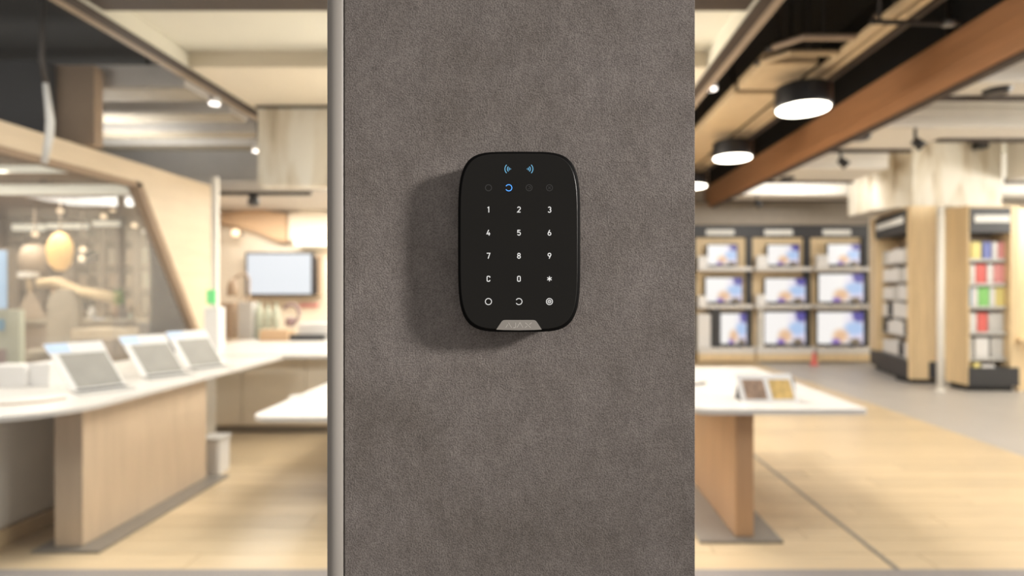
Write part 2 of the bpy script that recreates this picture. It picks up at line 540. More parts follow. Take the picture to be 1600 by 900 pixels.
# hanging marble bulkheads
def bulkhead(i, pts, z0, z1, label):
    o = struct(prism_obj('wall_bulkhead', pts, z0, z1, 'z', 'marble'), label, 'bulkhead')
    return o
b1 = bulkhead(1, [(-3.43, 6.75), (-1.0, 6.75), (-1.0, 6.98), (-3.43, 6.98)], fz(290, 6.75), ZB, 'lit marble-clad bulkhead hanging above the white counter')
box('shade_trim_line', -3.45, -0.98, 6.73, 6.98, ZB - 0.03, ZB, 'bronze_dark', b1)  # dark strip painted in for the shadow line at the bulkhead top
Yc = 10.3
xa, xb_ = fx(1390, Yc), fx(1565, Yc)
b2 = bulkhead(2, [(xa, Yc + 0.5), (xa + 0.42, Yc), (xb_, Yc), (xb_, Yc + 1.4), (xa, Yc + 1.4)], 3.22, 4.55, 'streaked marble-clad bulkhead rising above the accessory towers')
prism_obj('shade_trim_line', [(xa - 0.02, Yc + 0.49), (xa + 0.41, Yc - 0.02), (xb_ + 0.02, Yc - 0.02), (xb_ + 0.02, Yc + 1.4), (xa - 0.02, Yc + 1.4)], 4.40, 4.55, 'z', 'bronze_dark', b2)  # dark trim band around the bulkhead top
box('black_spotlight', fx(1525, Yc) - 0.09, fx(1525, Yc) + 0.09, Yc - 0.2, Yc - 0.01, 4.24, 4.42, 'black_gloss', b2, 0.02)

# wooden ceiling beam on the right, built of three long boards
bm_root = thing('ceiling_beam', 'long warm brown timber beam under the black ceiling', 'beam', (3.95, 9.0, 3.66))
bm_root['kind'] = 'structure'
for k in range(3):
    z0 = 3.66 + k * 0.163
    box('board', 3.9, 4.0, 3.4, 13.72, z0, z0 + 0.161, 'wood_beam', bm_root, 0.004)
box('under_rail', 3.93, 4.04, 3.4, 13.72, 3.63, 3.66, 'bronze_dark', bm_root)  # dark rail along the underside of the beam
bpy_h = box('hanger', 3.94, 3.97, 5.5, 5.53, 4.149, 5.2, 'dark_metal', bm_root)
box('hanger', 3.94, 3.97, 10.5, 10.53, 4.149, 5.2, 'dark_metal', bm_root)

struct(box('wall_void', 4.005, 4.045, 3.4, 13.72, 4.15, 5.2, 'black_void'), 'black side of the ceiling void above the timber beam', 'wall')
# white cross beams right of the timber beam
cr = struct(box('ceiling_right', 4.05, 13.0, 3.4, 13.75, 4.55, 4.65, 'cream_ceiling'), 'white ceiling right of the timber beam', 'ceiling')
for (ya, yb, x0, x1) in ((3.6, 4.3, 4.05, 13.0), (5.38, 5.77, 4.05, 13.0), (6.9, 7.96, 4.05, 5.2), (6.9, 7.4, 5.2, 13.0), (9.26, 10.3, 4.05, 5.66), (9.26, 10.3, 8.46, 13.0), (11.8, 12.5, 4.05, 13.0)):
    o = box('cross_beam', x0, x1, ya, yb, 3.7, 4.55, 'white_paint', cr)
    box('moulding', x0, x1, ya - 0.03, ya, 3.86, 3.90, 'white_paint', o)
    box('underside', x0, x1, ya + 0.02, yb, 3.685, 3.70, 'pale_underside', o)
    box('dark_rail', x0, x1, yb, yb + 0.05, 3.64, 3.74, 'bronze_dark', o)
for (px, py, Y) in ((1558, 120, 5.6), (1345, 217, 7.3), (1230, 268, 10.0)):
    X = fx(px, Y)
    o = lathe_obj('recessed_downlight', [(0.10, 3.64), (0.13, 3.69)], X, Y, 'black_gloss')
    tag(o, 'dark round recessed downlight, %s under the white cross beams' % {1558: 'nearest one', 1345: 'middle one', 1230: 'farthest one'}[px], 'downlight', 'recessed downlights')
for i, (px, py, Y) in enumerate(((1425, 180, 7.0), (1310, 228, 8.03), (1181, 280, 11.9))):
    X = fx(px, Y)
    t = thing('track_spotlight', 'small black spotlight under the cross beams, %s' % ('nearest the camera', 'between the others', 'nearest the tv wall')[i], 'spotlight', (X, Y, 3.45), 'spotlights under the cross beams')
    tube_obj('stem', [(X, Y - 0.06, 3.71), (X, Y - 0.06, 3.52)], 0.018, 'black_gloss', t)
    tube_obj('head', [(X - 0.02, Y - 0.06, 3.54), (X + 0.07, Y - 0.10, 3.44)], [0.05, 0.065], 'black_gloss', t, 12)

# grey ceiling beams on the left
cl = struct(box('ceiling_left', -8.2, -3.72, 5.6, 10.4, 4.5, 4.6, 'black_void'), 'black ceiling left of the tray', 'ceiling')
for (ya, yb) in ((5.83, 6.25), (6.67, 7.05), (7.48, 7.8), (8.18, 8.5)):
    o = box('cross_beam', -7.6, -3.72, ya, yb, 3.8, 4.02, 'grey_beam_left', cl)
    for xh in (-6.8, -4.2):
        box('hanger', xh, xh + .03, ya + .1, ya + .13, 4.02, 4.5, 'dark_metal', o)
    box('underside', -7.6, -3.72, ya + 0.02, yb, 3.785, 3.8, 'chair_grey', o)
struct(box('wall_upper', -8.2, -4.0, 9.1, 9.25, 3.31, 4.02, 'grey_beam_left'), 'pale grey upper wall above the cafe', 'wall')
struct(box('wall_panel_dark', -8.2, fx(70, 5.5), 5.5, 5.62, 3.2, fz(95, 5.5), 'charcoal'), 'dark grey bulkhead panel above the cafe portal', 'wall')
struct(box('wall_panel_taupe', fx(70, 5.7), fx(155, 5.7), 5.64, 5.75, 3.14, fz(106, 5.7), 'cafe_frame'), 'taupe bulkhead panel above the cafe portal', 'wall')
struct(box('ceiling_counter', -6.3, -1.1, 8.3, 10.45, 3.15, 3.3, 'grey_beam_left'), 'grey low ceiling above the counter', 'ceiling')

# slanted wooden portal of the cafe
XS = -4.6
pw = struct(box('wall_portal', XS - 0.1, XS, 3.4, 7.78, 2.92, 3.13, 'wood_maple'), 'pale maple portal with a slanted jamb in front of the cafe', 'wall')
prism_obj('jamb', [(6.45, 2.92), (7.78, 2.92), (7.78, 0.0), (7.74, 0.0), (7.5, 1.16)], XS - 0.1, XS, 'x', 'wood_maple', pw)
box('jamb', XS - 0.1, XS, 3.4, 3.6, 0, 2.92, 'wood_maple', pw)
box('header_lining', XS - 0.13, XS - 0.01, 3.6, 6.45, 2.86, 2.92, 'cafe_frame', pw)
prism_obj('jamb_lining', [(6.45, 2.92), (7.5, 1.16), (7.74, 0), (7.67, 0), (7.43, 1.14), (6.36, 2.92)], XS - 0.13, XS - 0.01, 'x', 'cafe_frame', pw)
struct(box('ceiling_cafe', -12.0, -4.75, 4.0, 7.78, 3.06, 3.13, 'cafe_dark'), 'dark brown cafe ceiling behind the portal head', 'ceiling')
struct(box('ceiling_cafe_rear', -12.0, -6.42, 7.78, 11.0, 3.06, 3.13, 'cafe_dark'), 'dark brown cafe ceiling over the bar shelf', 'ceiling')
struct(prism_obj('ceiling_cafe_side', [(-6.42, 7.78), (-4.72, 7.78), (-6.42, 10.4)], 3.06, 3.13, 'z', 'cafe_dark'), 'dark brown cafe ceiling beside the partition', 'ceiling')
struct(prism_obj('wall_partition', [(-4.64, 7.79), (-6.34, 10.44), (-6.40, 10.44), (-4.70, 7.79)], 0.0, 3.13, 'z', 'cafe_frame'), 'taupe partition between cafe and counter', 'wall')

struct(prism_obj('portal_haze_pane', [(3.6, 0.02), (7.66, 0.02), (7.42, 1.15), (6.36, 2.86), (3.6, 2.86)], XS - 0.075, XS - 0.065, 'x', 'haze_veil_glass'), 'cafe portal pane with a milky veil added for haze', 'window')  # pane added so that its veil lays haze over the cafe

# ------------------------------------------------------------------ pillar, frame, glass
YW = 0.535
XL, XR = fx(538, YW), fx(1086, YW)
pil = struct(box('wall_front', XL, XR, YW, YW + 0.13, 0.0, 3.9, 'pillar_plaster', bev=0.0008), 'grey grained plaster pillar carrying the keypad', 'wall')
xm0, xm1 = fx(511, YW), XL - 0.0011
prof = [(xm1, YW + 0.08)]
for i in range(15):
    t = i / 14.0
    prof.append((xm1 + (xm0 - xm1) * t, YW + 0.0006 - 0.0032 * math.sin(math.pi * t) ** 0.8))
prof += [(xm0, YW + 0.08)]
mull = struct(prism_obj('trim_5', prof, 0.0, 3.9, 'z', 'aluminium'), 'brushed aluminium glazing post beside the pillar', 'trim')
win = struct(box('window_1', -3.2, xm0 + 0.004, YW + 0.045, YW + 0.057, 0.0, 3.9, 'shop_glass'), 'clear shop glass left of the pillar', 'window')

# ------------------------------------------------------------------ keypad
YF = 0.515
kc = at(811, 377.5, YF)
KA, KB = 96.0 * YF / F, 141.5 * YF / F
kp = thing('alarm_keypad', 'black rounded touch keypad with glowing digits on the grey pillar', 'keypad', (kc.x, YW, kc.z))


def sup(a, b, n=4.9, k=72):
    pts = []
    for i in range(k):
        t = 2 * math.pi * i / k
        c, s = math.cos(t), math.sin(t)
        pts.append((math.copysign(abs(c) ** (2 / n), c) * a, math.copysign(abs(s) ** (2 / n), s) * b))
    return pts


def loops(bm, specs):
    rings = []
    for a, b, yy in specs:
        rings.append([bm.verts.new((kc.x + p[0], yy, kc.z + p[1])) for p in sup(a, b)])
    for r, q in zip(rings, rings[1:]):
        for i in range(len(r)):
            bm.faces.new((r[i], r[(i + 1) % len(r)], q[(i + 1) % len(r)], q[i]))
    bm.faces.new(rings[0]); bm.faces.new(rings[-1])


bm = bmesh.new()
loops(bm, [(KA - .004, KB - .004, YW), (KA - .0025, KB - .0025, YW - .008), (KA - .0004, KB - .0004, YF + .004), (KA, KB, YF + .0022), (KA - .0004, KB - .0004, YF + .0008), (KA - .0013, KB - .0013, YF)])
body = link('body', bm, 'keypad_rim', kp, True)
bm = bmesh.new()
loops(bm, [(KA - .0026, KB - .0026, YF + .0005), (KA - .0026, KB - .0026, YF - .0003), (KA - .0031, KB - .0031, YF - .0006)])
face = link('face_plate', bm, 'keypad_face', kp)
YG = YF - 0.00075
PX = YG / F        # metres per photo pixel on the face


def stroke_mesh(bm, lines, cx, cz, sc, wd, yy=None, close=False):
    yy = YG if yy is None else yy
    def quad(a, b, s):
        d = Vector((b[0] - a[0], b[1] - a[1]))
        if d.length < 1e-9: return
        n_ = Vector((-d.y, d.x)).normalized() * s / 2
        vs = [bm.verts.new((q[0], yy, q[1])) for q in ((a[0] + n_.x, a[1] + n_.y), (a[0] - n_.x, a[1] - n_.y), (b[0] - n_.x, b[1] - n_.y), (b[0] + n_.x, b[1] + n_.y))]
        bm.faces.new(vs)
    for ln in lines:
        pts = [(cx + p[0] * sc, cz + p[1] * sc) for p in ln]
        # mitred ribbon
        L = []; n = len(pts)
        closed = (abs(pts[0][0] - pts[-1][0]) + abs(pts[0][1] - pts[-1][1])) < 1e-7 and n > 3
        for i, p in enumerate(pts):
            a = pts[i - 1] if i > 0 else (pts[-2] if closed else None)
            b = pts[i + 1] if i < n - 1 else (pts[1] if closed else None)
            d1 = (Vector(p) - Vector(a)).normalized() if a else None
            d2 = (Vector(b) - Vector(p)).normalized() if b else None
            d = (d1 or d2) if (d1 is None or d2 is None) else (d1 + d2).normalized()
            nn = Vector((-d.y, d.x))
            k = 1.0
            if d1 is not None and d2 is not None:
                k = 1.0 / max(0.5, nn.dot(Vector((-d1.y, d1.x))))
            L.append((Vector(p) + nn * wd / 2 * k, Vector(p) - nn * wd / 2 * k))
        vs = [(bm.verts.new((u.x, yy, u.y)), bm.verts.new((v.x, yy, v.y))) for u, v in L]
        for (a, b), (c, d) in zip(vs, vs[1:]):
            bm.faces.new((a, b, d, c))


def arc(cx, cz, rx, rz, a0, a1, n=14):
    return [(cx + rx * math.cos(math.radians(a0 + (a1 - a0) * i / n)), cz + rz * math.sin(math.radians(a0 + (a1 - a0) * i / n))) for i in range(n + 1)]


ring = lambda r, n=28: arc(0, 0, r, r, 0, 360, n)
G = {
    '1': [[(-.17, .32), (.06, .46), (.06, -.5)]],
    '2': [arc(0, .22, .25, .26, 165, -25, 10) + [(-.25, -.43), (.29, -.43)]],
    '3': [arc(0, .235, .23, .235, 155, -80, 10), arc(0, -.22, .26, .25, 85, -155, 10)],
    '4': [[(.04, .5), (-.27, -.2), (.31, -.2)], [(.12, .08), (.12, -.5)]],
    '5': [[(.25, .44), (-.2, .44), (-.22, .06)] + arc(0, -.16, .26, .28, 120, -155, 12)],
    '6': [arc(0, -.18, .25, .26, 0, 360, 18), [(.06, .5), (-.24, -.12)]],
    '7': [[(-.3, .44), (.25, .44), (-.06, -.5)]],
    '8': [arc(0, .22, .21, .22, 0, 360, 16), arc(0, -.22, .25, .23, 0, 360, 16)],
    '9': [arc(0, .18, .25, .26, 0, 360, 18), [(-.06, -.5), (.24, .12)]],
    'C': [[(.24, .2), (.24, .3)] + arc(.08, .3, .16, .14, 0, 90, 4) + arc(-.08, .3, .16, .14, 90, 180, 4) + arc(-.08, -.3, .16, .14, 180, 270, 4) + arc(.08, -.3, .16, .14, 270, 360, 4) + [(.24, -.2)]],
    '0': [arc(.06, .28, .18, .16, 0, 90, 4) + arc(-.06, .28, .18, .16, 90, 180, 4) + arc(-.06, -.28, .18, .16, 180, 270, 4) + arc(.06, -.28, .18, .16, 270, 360, 4) + [(.24, .28)]],
    '*': [[(0, .44), (0, -.44)], [(-.38, .22), (.38, -.22)], [(-.38, -.22), (.38, .22)]],
}
COLX = (763.2, 810.8, 858.5)
rows = (('123', 327.6), ('456', 363.6), ('789', 399.6), ('C0*', 435.6))


def glyph(name, lines, px, py, size_px, w_px, m, label):
    bm = bmesh.new()
    p = at(px, py, YG)
    stroke_mesh(bm, lines, p.x, p.z, size_px * PX, w_px * PX)
    o = link(name, bm, m, face)
    o['label'] = label
    return o


for chars, py in rows:
    for ch, px in zip(chars, COLX):
        glyph('key_symbol', G[ch], px, py, 8.9, 1.3, 'key_glow', 'white glowing key %s' % {'*': 'star', 'C': 'letter C'}.get(ch, 'digit ' + ch))
glyph('key_symbol', [ring(.5)], COLX[0], 471.2, 9.7, 1.1, 'key_glow', 'white glowing open ring key')
glyph('key_symbol', [arc(0, 0, .5, .5, 150, -150, 24)], COLX[1], 471.2, 9.7, 1.1, 'key_glow', 'white glowing broken ring key')
glyph('key_symbol', [ring(.5), ring(.23, 16), [(-.07, 0), (.07, 0)]], COLX[2], 471.2, 9.7, 1.1, 'key_glow', 'white glowing double ring key')
glyph('status_symbol', [ring(.5)], 763.2, 293.4, 9.6, 1.0, 'grey_print', 'unlit grey ring')
glyph('status_symbol', [arc(0, 0, .5, .5, 150, -150, 24)], 794.9, 293.4, 9.8, 1.15, 'blue_glow', 'blue glowing broken ring')
glyph('status_symbol', [ring(.5), arc(.02, 0, .2, .2, 120, -60, 10), [(-.2, -.18), (0.02, -.18)]], 826.7, 293.4, 9.6, 0.9, 'grey_print', 'unlit grey ring with a curl')
glyph('status_symbol', [ring(.5), [(-.2, .2), (.2, -.2)], [(-.2, -.2), (.2, .2)]], 858.5, 293.4, 9.6, 0.9, 'grey_print', 'unlit grey ring with a cross')
for sgn, px in ((-1, 797.8), (1, 823.8)):
    a = 180 if sgn < 0 else 0
    lines = [arc(0, 0, r, r, a - h, a + h, 10) for r, h in ((2.4, 52), (5.0, 48), (8.9, 46))]
    lines += [[(-sgn * .7, 0), (sgn * .5, 0)]]
    glyph('wireless_symbol', lines, px, 264.0, 1.0, 1.15, 'cyan_glow', 'pale blue wireless arcs opening to the %s' % ('left' if sgn < 0 else 'right'))

# badge with its lettering
bm = bmesh.new()
pts = [(775.4, 514.9), (783.0, 503.6), (784.6, 501.6), (786.6, 500.4), (789.0, 500.0), (832.6, 500.0), (835.2, 500.4), (837.4, 501.6), (839.2, 503.6), (846.4, 514.9), (835, 515.6), (811, 516.0), (787, 515.6)]
prism(bm, [(at(a, b, YG).x, at(a, b, YG).z) for a, b in pts], YG + 0.0006, YG - 0.0003, 'y')
badge = link('badge', bm, 'badge', kp)
badge['label'] = 'grey metal trapezoid badge'
YB = YG - 0.0004
bm = bmesh.new()
def letter(lines):
    stroke_mesh(bm, [[(at(a, b, YB).x, at(a, b, YB).z) for a, b in ln] for ln in lines], 0, 0, 1.0, 1.05 * PX, YB)
letter([[(790.3, 512), (793.3, 506.8)], [(794.4, 504.2), (799.4, 512)]])
letter([[(805.6, 504.2), (805.6, 510.6), (804.6, 512), (801.8, 512)]])
letter([[(807.6, 512), (812.4, 504.2), (817.0, 512)]])
letter([[(820.6, 504.2), (829.4, 512)], [(830.6, 504.2), (827.0, 507.0)], [(820.2, 512), (823.6, 509.4)]])
lt = link('lettering', bm, 'badge_letter', badge)
lt['label'] = 'pale raised brand lettering on the badge'

# ------------------------------------------------------------------ tables
def display_table(name, label, x0, x1, y0, y1, zt, th, radii, panel, plate, wm='wood_table'):
    t = thing(name, label, 'table', ((x0 + x1) / 2, (y0 + y1) / 2, 0))
    bm = bmesh.new()
    prism(bm, rrect(x0, x1, y0, y1, radii, 10), zt - th, zt, 'z')
    link('tabletop', bm, 'white_top', t)
    px0, px1, py0, py1 = panel
    box('panel_base', px0, px1, py0, py1, 0.02, zt - th, wm, t, 0.006)
    box('base_plate', *plate, 0.0, 0.02, 'grey_steel', t, 0.004)
    return t


display_table('display_table', 'white topped display table on one brown wooden panel leg beside the pillar', fx(1082, 3.745), fx(1358, 3.745), 3.745, 5.8, 0.90, 0.035, [.04, .3, .12, .04],
              (fx(1149, 3.82), fx(1178, 3.82), 3.82, 5.55), (1.04, 1.60, 3.76, 5.65))
display_table('display_table', 'long white topped table with angled laptops and a wide maple side panel', -4.44, -2.92, 3.25, 6.33, 0.95, 0.03, [.05, .05, .05, .5],
              (-3.20, -3.015, 3.68, 5.03), (-3.30, -2.86, 3.62, 5.12), 'wood_pale')
lowt = thing('low_table', 'low white table standing in front of the service counter', 'table', (-1.0, 5.3, 0))
bm = bmesh.new()
prism(bm, rrect(-2.2, 0.3, 4.18, 6.3, .14, 8), 0.715, 0.75, 'z')
link('tabletop', bm, 'white_top', lowt)
box('panel_base', -1.15, -1.0, 4.5, 6.0, 0.02, 0.715, 'wood_table', lowt)
box('panel_base', -0.2, -0.05, 4.5, 6.0, 0.02, 0.715, 'wood_table', lowt)
box('base_plate', -1.25, 0.05, 4.45, 6.05, 0.0, 0.02, 'grey_steel', lowt)
tag(box('flat_brochure', fx(452, 4.95), fx(490, 4.95), 4.9, 5.05, 0.75, 0.756, 'pale_grey'), 'pale grey brochure lying on the low white table', 'brochure')

# white cabinet under the long table
cab = thing('storage_cabinet', 'white low cabinet under the laptop table', 'cabinet', (-3.95, 4.8, 0))
box('body', -4.40, -3.62, 3.45, 6.2, 0.10, 0.90, 'white_paint', cab, 0.004)
box('plinth', -4.36, -3.57, 3.42, 6.2, 0.0, 0.10, 'wood_light', cab, 0.004)
for k in range(3):
    box('door', -3.62, -3.60, 3.47 + k * .91, 4.36 + k * .91, 0.12, 0.89, 'white_paint', cab, 0.003)
bin_ = thing('waste_bin', 'small white bin standing behind the maple table panel', 'bin', (-3.06, 5.27, 0))
bm = bmesh.new(); prism(bm, rrect(-3.15, -2.98, 5.16, 5.36, .03, 4), 0.0, 0.30, 'z'); link('body', bm, 'white_plastic', bin_)
bm = bmesh.new(); prism(bm, rrect(-3.16, -2.97, 5.15, 5.37, .03, 4), 0.30, 0.33, 'z'); link('rim', bm, 'pale_grey', bin_)


# angled laptops on the long table
def laptop(bx, by, label):
    zt = 0.95
    u = Vector((0.58, 0.815, 0)).normalized()          # along the hinge
    n = Vector((u.y, -u.x, 0))                          # towards the customer
    lean = Vector((-0.44, -0.08, 0.88)).normalized()
    o = Vector((bx, by, zt))
    L, Hh = 0.335, 0.30
    t = thing('laptop', label, 'laptop', (bx, by, zt), 'angled laptops on the long table')
    nrm = u.cross(lean).normalized()
    if nrm.dot(n) < 0: nrm = -nrm
    def slab(name, m, a0, a1, h0, h1, d0, d1, par):
        bm = bmesh.new(); bbox(bm, a0, a1, d0, d1, h0, h1, 0.002)
        for v in bm.verts:
            a, d, h = v.co
            v.co = o + u * a + lean * h + nrm * d + Vector((0, 0, 0.016))
        return link(name, bm, m, par)
    bm = bmesh.new(); bbox(bm, 0, L, 0.0, 0.22, 0, 0.014, 0.003)
    for v in bm.verts:
        a, d, h = v.co; v.co = o + u * a + n * d + Vector((0, 0, h + 0.001))
    base = link('keyboard_base', bm, 'pale_grey', t)
    bm = bmesh.new(); bbox(bm, 0.02, L - .02, 0.02, 0.13, 0.0145, 0.0165)
    for v in bm.verts:
        a, d, h = v.co; v.co = o + u * a + n * d + Vector((0, 0, h + 0.001))
    link('keys', bm, 'charcoal', base)
    lid = slab('lid', 'white_plastic', 0, L, 0, Hh, -0.006, 0.006, t)
    slab('screen', 'lid_grey', 0.045, L - 0.012, 0.012, Hh - 0.012, 0.0062, 0.0075, lid)
    head = slab('header_card', 'white_plastic', -0.005, L + .005, Hh, Hh + 0.078, -0.006, 0.008, t)
    slab('blue_field', 'header_blue', 0, L * 0.38, Hh + .004, Hh + 0.074, 0.0082, 0.0092, head)
laptop(-3.43, 4.08, 'angled laptop with blue and white header, nearest on the long table')
laptop(-3.39, 4.74, 'angled laptop with pale header, middle of the three on the long table')
laptop(-3.33, 5.24, 'angled laptop with grey screen, farthest on the long table')
for px0, px1, d, lb in ((-25, 38, 0.0, 'flat white product box at the left end of the laptop table'), (43, 77, 0.05, 'white product box beside the nearest laptop')):
    Y = 4.3 + d
    tag(box('product_box', fx(px0, Y), fx(px1, Y), Y, Y + .18, 0.95, fz(572 - d * 80, Y), 'white_plastic', bev=0.004), lb, 'box', 'white boxes on the laptop table')
tag(tube_obj('charging_cable', [(fx(-20, 3.7), 3.62, 0.954), (fx(30, 3.7), 3.66, 0.954), (fx(60, 3.7), 3.74, 0.954), (fx(70, 3.7), 3.86, 0.954)], 0.008, 'box_brown'), 'tan cable lying along the front edge of the laptop table', 'cable')

# picture card stand on the right table
t = thing('card_stand', 'white tilted stand with two product pictures on the right table', 'display stand', (fx(1198, 4.0), 4.0, 0.9))
Yc0 = 4.0
lean = 0.07
def leanbox(name, px0, px1, h0, h1, d0, d1, m, par):
    bm = bmesh.new(); bbox(bm, fx(px0, Yc0), fx(px1, Yc0), d0, d1, h0, h1, 0.0015)
    for v in bm.verts:
        v.co = Vector((v.co.x - v.co.z * 0.12, Yc0 + v.co.y + v.co.z * 0.42, 0.9 + v.co.z))
    return link(name, bm, m, par)
bk = leanbox('board', 1160, 1248, 0.0, 0.185, 0.0, 0.014, 'white_plastic', t)
leanbox('picture', 1167, 1201, 0.018, 0.150, -0.002, 0.0, 'card_brown', bk)
leanbox('picture', 1209, 1243, 0.018, 0.150, -0.002, 0.0, 'card_gold', bk)
bm = bmesh.new(); prism(bm, [(Yc0 + .014, .9), (Yc0 + .16, .9), (Yc0 + .085, 1.06)], fx(1160, Yc0), fx(1163, Yc0), 'x'); link('side_support', bm, 'charcoal', t)
bm = bmesh.new(); prism(bm, [(Yc0 + .014, .9), (Yc0 + .16, .9), (Yc0 + .085, 1.06)], fx(1245, Yc0), fx(1248, Yc0), 'x'); link('side_support', bm, 'charcoal', t)
pen = thing('pen', 'dark pen lying on the right table by the pillar', 'pen', (fx(1090, 4.7), 4.7, 0.9))
tube_obj('barrel', [(fx(1070, 4.7), 4.64, .908), (fx(1098, 4.7), 4.74, .908)], 0.008, 'charcoal', pen)
tube_obj('cap', [(fx(1098, 4.7), 4.74, .908), (fx(1106, 4.7), 4.77, .908)], 0.009, 'black_gloss', pen)

# ------------------------------------------------------------------ service counter at the back left
ct = thing('service_counter', 'long white service counter with cream front panels', 'counter', (-2.0, 7.6, 0))
bm = bmesh.new(); prism(bm, rrect(-4.42, 0.3, 6.42, 8.75, .1, 6), 0.91, 0.95, 'z'); link('worktop', bm, 'white_top', ct)
box('body', -4.3, 0.2, 6.62, 8.6, 0.1, 0.91, 'wall_beige', ct)
box('plinth', -4.3, 0.2, 6.7, 8.6, 0.0, 0.1, 'grey_steel', ct)
for k in range(6):
    x0 = -4.28 + k * 0.745
    box('front_panel', x0, x0 + 0.735, 6.60, 6.62, 0.12, 0.89, 'wall_beige', ct, 0.003)
Yq = 8.45
def onct(name, px0, px1, ptop, m, lb, cat, dep=0.16, Y=Yq, bev=0.006, grp=None):
    return tag(box(name, fx(px0, Y), fx(px1, Y), Y, Y + dep, 0.95, fz(ptop, Y), m, bev=bev), lb, cat, grp)
onct('display_box', 345, 363, 473, 'box_brown', 'brown upright box at the left end of the counter', 'box')
onct('product_box', 372, 394, 472, 'pale_grey', 'pale grey tall box beside the brown upright box', 'box')
for i, (a, b_, tp) in enumerate(((400, 411, 470), (413, 424, 474), (426, 437, 472))):
    Y = Yq + .1
    X = (fx(a, Y) + fx(b_, Y)) / 2; r = (fx(b_, Y) - fx(a, Y)) / 2
    t = thing('bottle', 'sage green bottle under the white screen, %s of three' % ('left', 'middle', 'right')[i], 'bottle', (X, Y, .95), 'sage bottles on the counter')
    zt = fz(tp, Y)
    lathe_obj('body', [(r, .95), (r, zt - .16), (r * .55, zt - .09), (r * .4, zt - .04)], X, Y, 'sage', t, 16, True)
    lathe_obj('cap', [(r * .46, zt - .04), (r * .46, zt)], X, Y, 'grey_green', t, 12)
onct('wooden_tray', 405, 450, 516, 'wall_tan', 'shallow tan tray in front of the sage bottles', 'tray', .2, 8.15)
hp = thing('headphones', 'mauve headphones on a small stand on the counter', 'headphones', (fx(457, Yq), Yq, .95))
ph = at(455, 490, Yq)
tube_obj('headband', [(ph.x + .12 * math.cos(math.radians(a)), Yq, ph.z + .14 * math.sin(math.radians(a))) for a in range(150, -91, -20)], 0.026, 'purple_grey', hp, 10)
lathe_obj('ear_cup', [(.02, ph.z - .2), (.075, ph.z - .17), (.075, ph.z - .08), (.02, ph.z - .05)], ph.x - .01, Yq, 'purple_grey', hp, 16, True)
lathe_obj('stand', [(.07, .95), (.07, .965), (.012, .97), (.012, ph.z - .1)], ph.x, Yq + .06, 'pale_grey', hp, 14)
onct('packaging', 466, 530, 505, 'white_plastic', 'white flat carton at the right of the headphones', 'box', .2)
onct('card_reader', 450, 505, 523, 'charcoal', 'dark flat payment pad lying in front of the white carton', 'payment pad', .12, 8.2)
# arched lamp standing on the counter
al = thing('arched_lamp', 'brown arched lamp with a drooping shade on the counter', 'lamp', (fx(384, 8.6), 8.6, .95))
a0 = at(384, 428, 8.6); a1 = at(362, 446, 8.6)
tube_obj('arm', [(a0.x + .03, 8.62, .955), (a0.x + .04, 8.62, a0.z - .08), (a0.x, 8.62, a0.z), (a0.x - .11, 8.62, a0.z - .02), (a1.x, 8.62, a1.z + .08)], 0.018, 'box_brown', al)
lathe_obj('shade', [(.075, a1.z - .16), (.07, a1.z), (.03, a1.z + .1)], a1.x, 8.62, 'box_brown', al, 16, True)
lathe_obj('foot', [(.09, .95), (.09, .97)], a0.x + .03, 8.62, 'box_brown', al, 16)

# white screen on the counter wall
Yt = 10.25
tv = thing('wall_screen', 'bright blank white screen with a dark bezel above the counter', 'television', (fx(437, Yt), Yt, fz(462, Yt)))
box('bezel', fx(383, Yt), fx(490, Yt), Yt, Yt + .06, fz(462.5, Yt), fz(394, Yt), 'charcoal', tv, 0.008)
box('display', fx(386.5, Yt), fx(486, Yt), Yt - .004, Yt + .001, fz(459, Yt), fz(397, Yt), 'screen_white', tv)
box('wall_bracket', fx(430, Yt), fx(445, Yt), Yt + .06, 10.45, fz(440, Yt), fz(415, Yt), 'dark_metal', tv)
sb = thing('side_speaker', 'narrow brown speaker beside the white screen', 'speaker', (fx(494, Yt), Yt, fz(462, Yt)))
box('cabinet', fx(490.6, Yt), fx(497, Yt), Yt + .02, 10.45, fz(462, Yt), fz(398, Yt), 'box_brown', sb, 0.005)
box('grille', fx(491.4, Yt), fx(496.2, Yt), Yt + .012, Yt + .02, fz(460, Yt), fz(402, Yt), 'dark_metal', sb)
tag(box('wall_sign', fx(468, 10.4), fx(497, 10.4), 10.42, 10.45, fz(480, 10.4), fz(474, 10.4), 'pink_card'), 'thin pink sign on the cream wall right of the screen', 'sign')
# bulging tan panels and bright shelf above the screen
def wall_panel(px0, pts, lb, m):
    Y = 10.3
    o = prism_obj('wall_bulge', [(fx(a, Y), fz(b_, Y)) for a, b_ in pts], Y, 10.45, 'y', m, bev=.01)
    return struct(o, lb, 'wall')
wall_panel(0, [(345, 332), (400, 326), (448, 334), (448, 378), (430, 376), (400, 362), (372, 354), (345, 350)], 'tan curved canopy on the cream wall above the screen', 'wall_tan')
wall_panel(0, [(450, 334), (490, 324), (530, 336), (530, 372), (450, 376)], 'cream curved canopy on the wall beside the tan one', 'wall_beige')
lathe_pos = at(368, 364, 10.2)
gl = thing('globe_lamp', 'small glowing globe lamp on the cream wall', 'lamp', (lathe_pos.x, 10.2, lathe_pos.z))
bm = bmesh.new(); bmesh.ops.create_icosphere(bm, subdivisions=2, radius=.07)
for v in bm.verts: v.co += lathe_pos
link('globe', bm, 'bulb_warm', gl, True)
tube_obj('arm', [lathe_pos + Vector((0, .05, 0)), lathe_pos + Vector((0, .25, 0))], .015, 'dark_metal', gl)
tag(box('light_shelf', fx(460, 10.2), fx(530, 10.2), 10.18, 10.45, fz(384, 10.2), fz(375, 10.2), 'strip_white'), 'bright white light shelf above the screen', 'light')
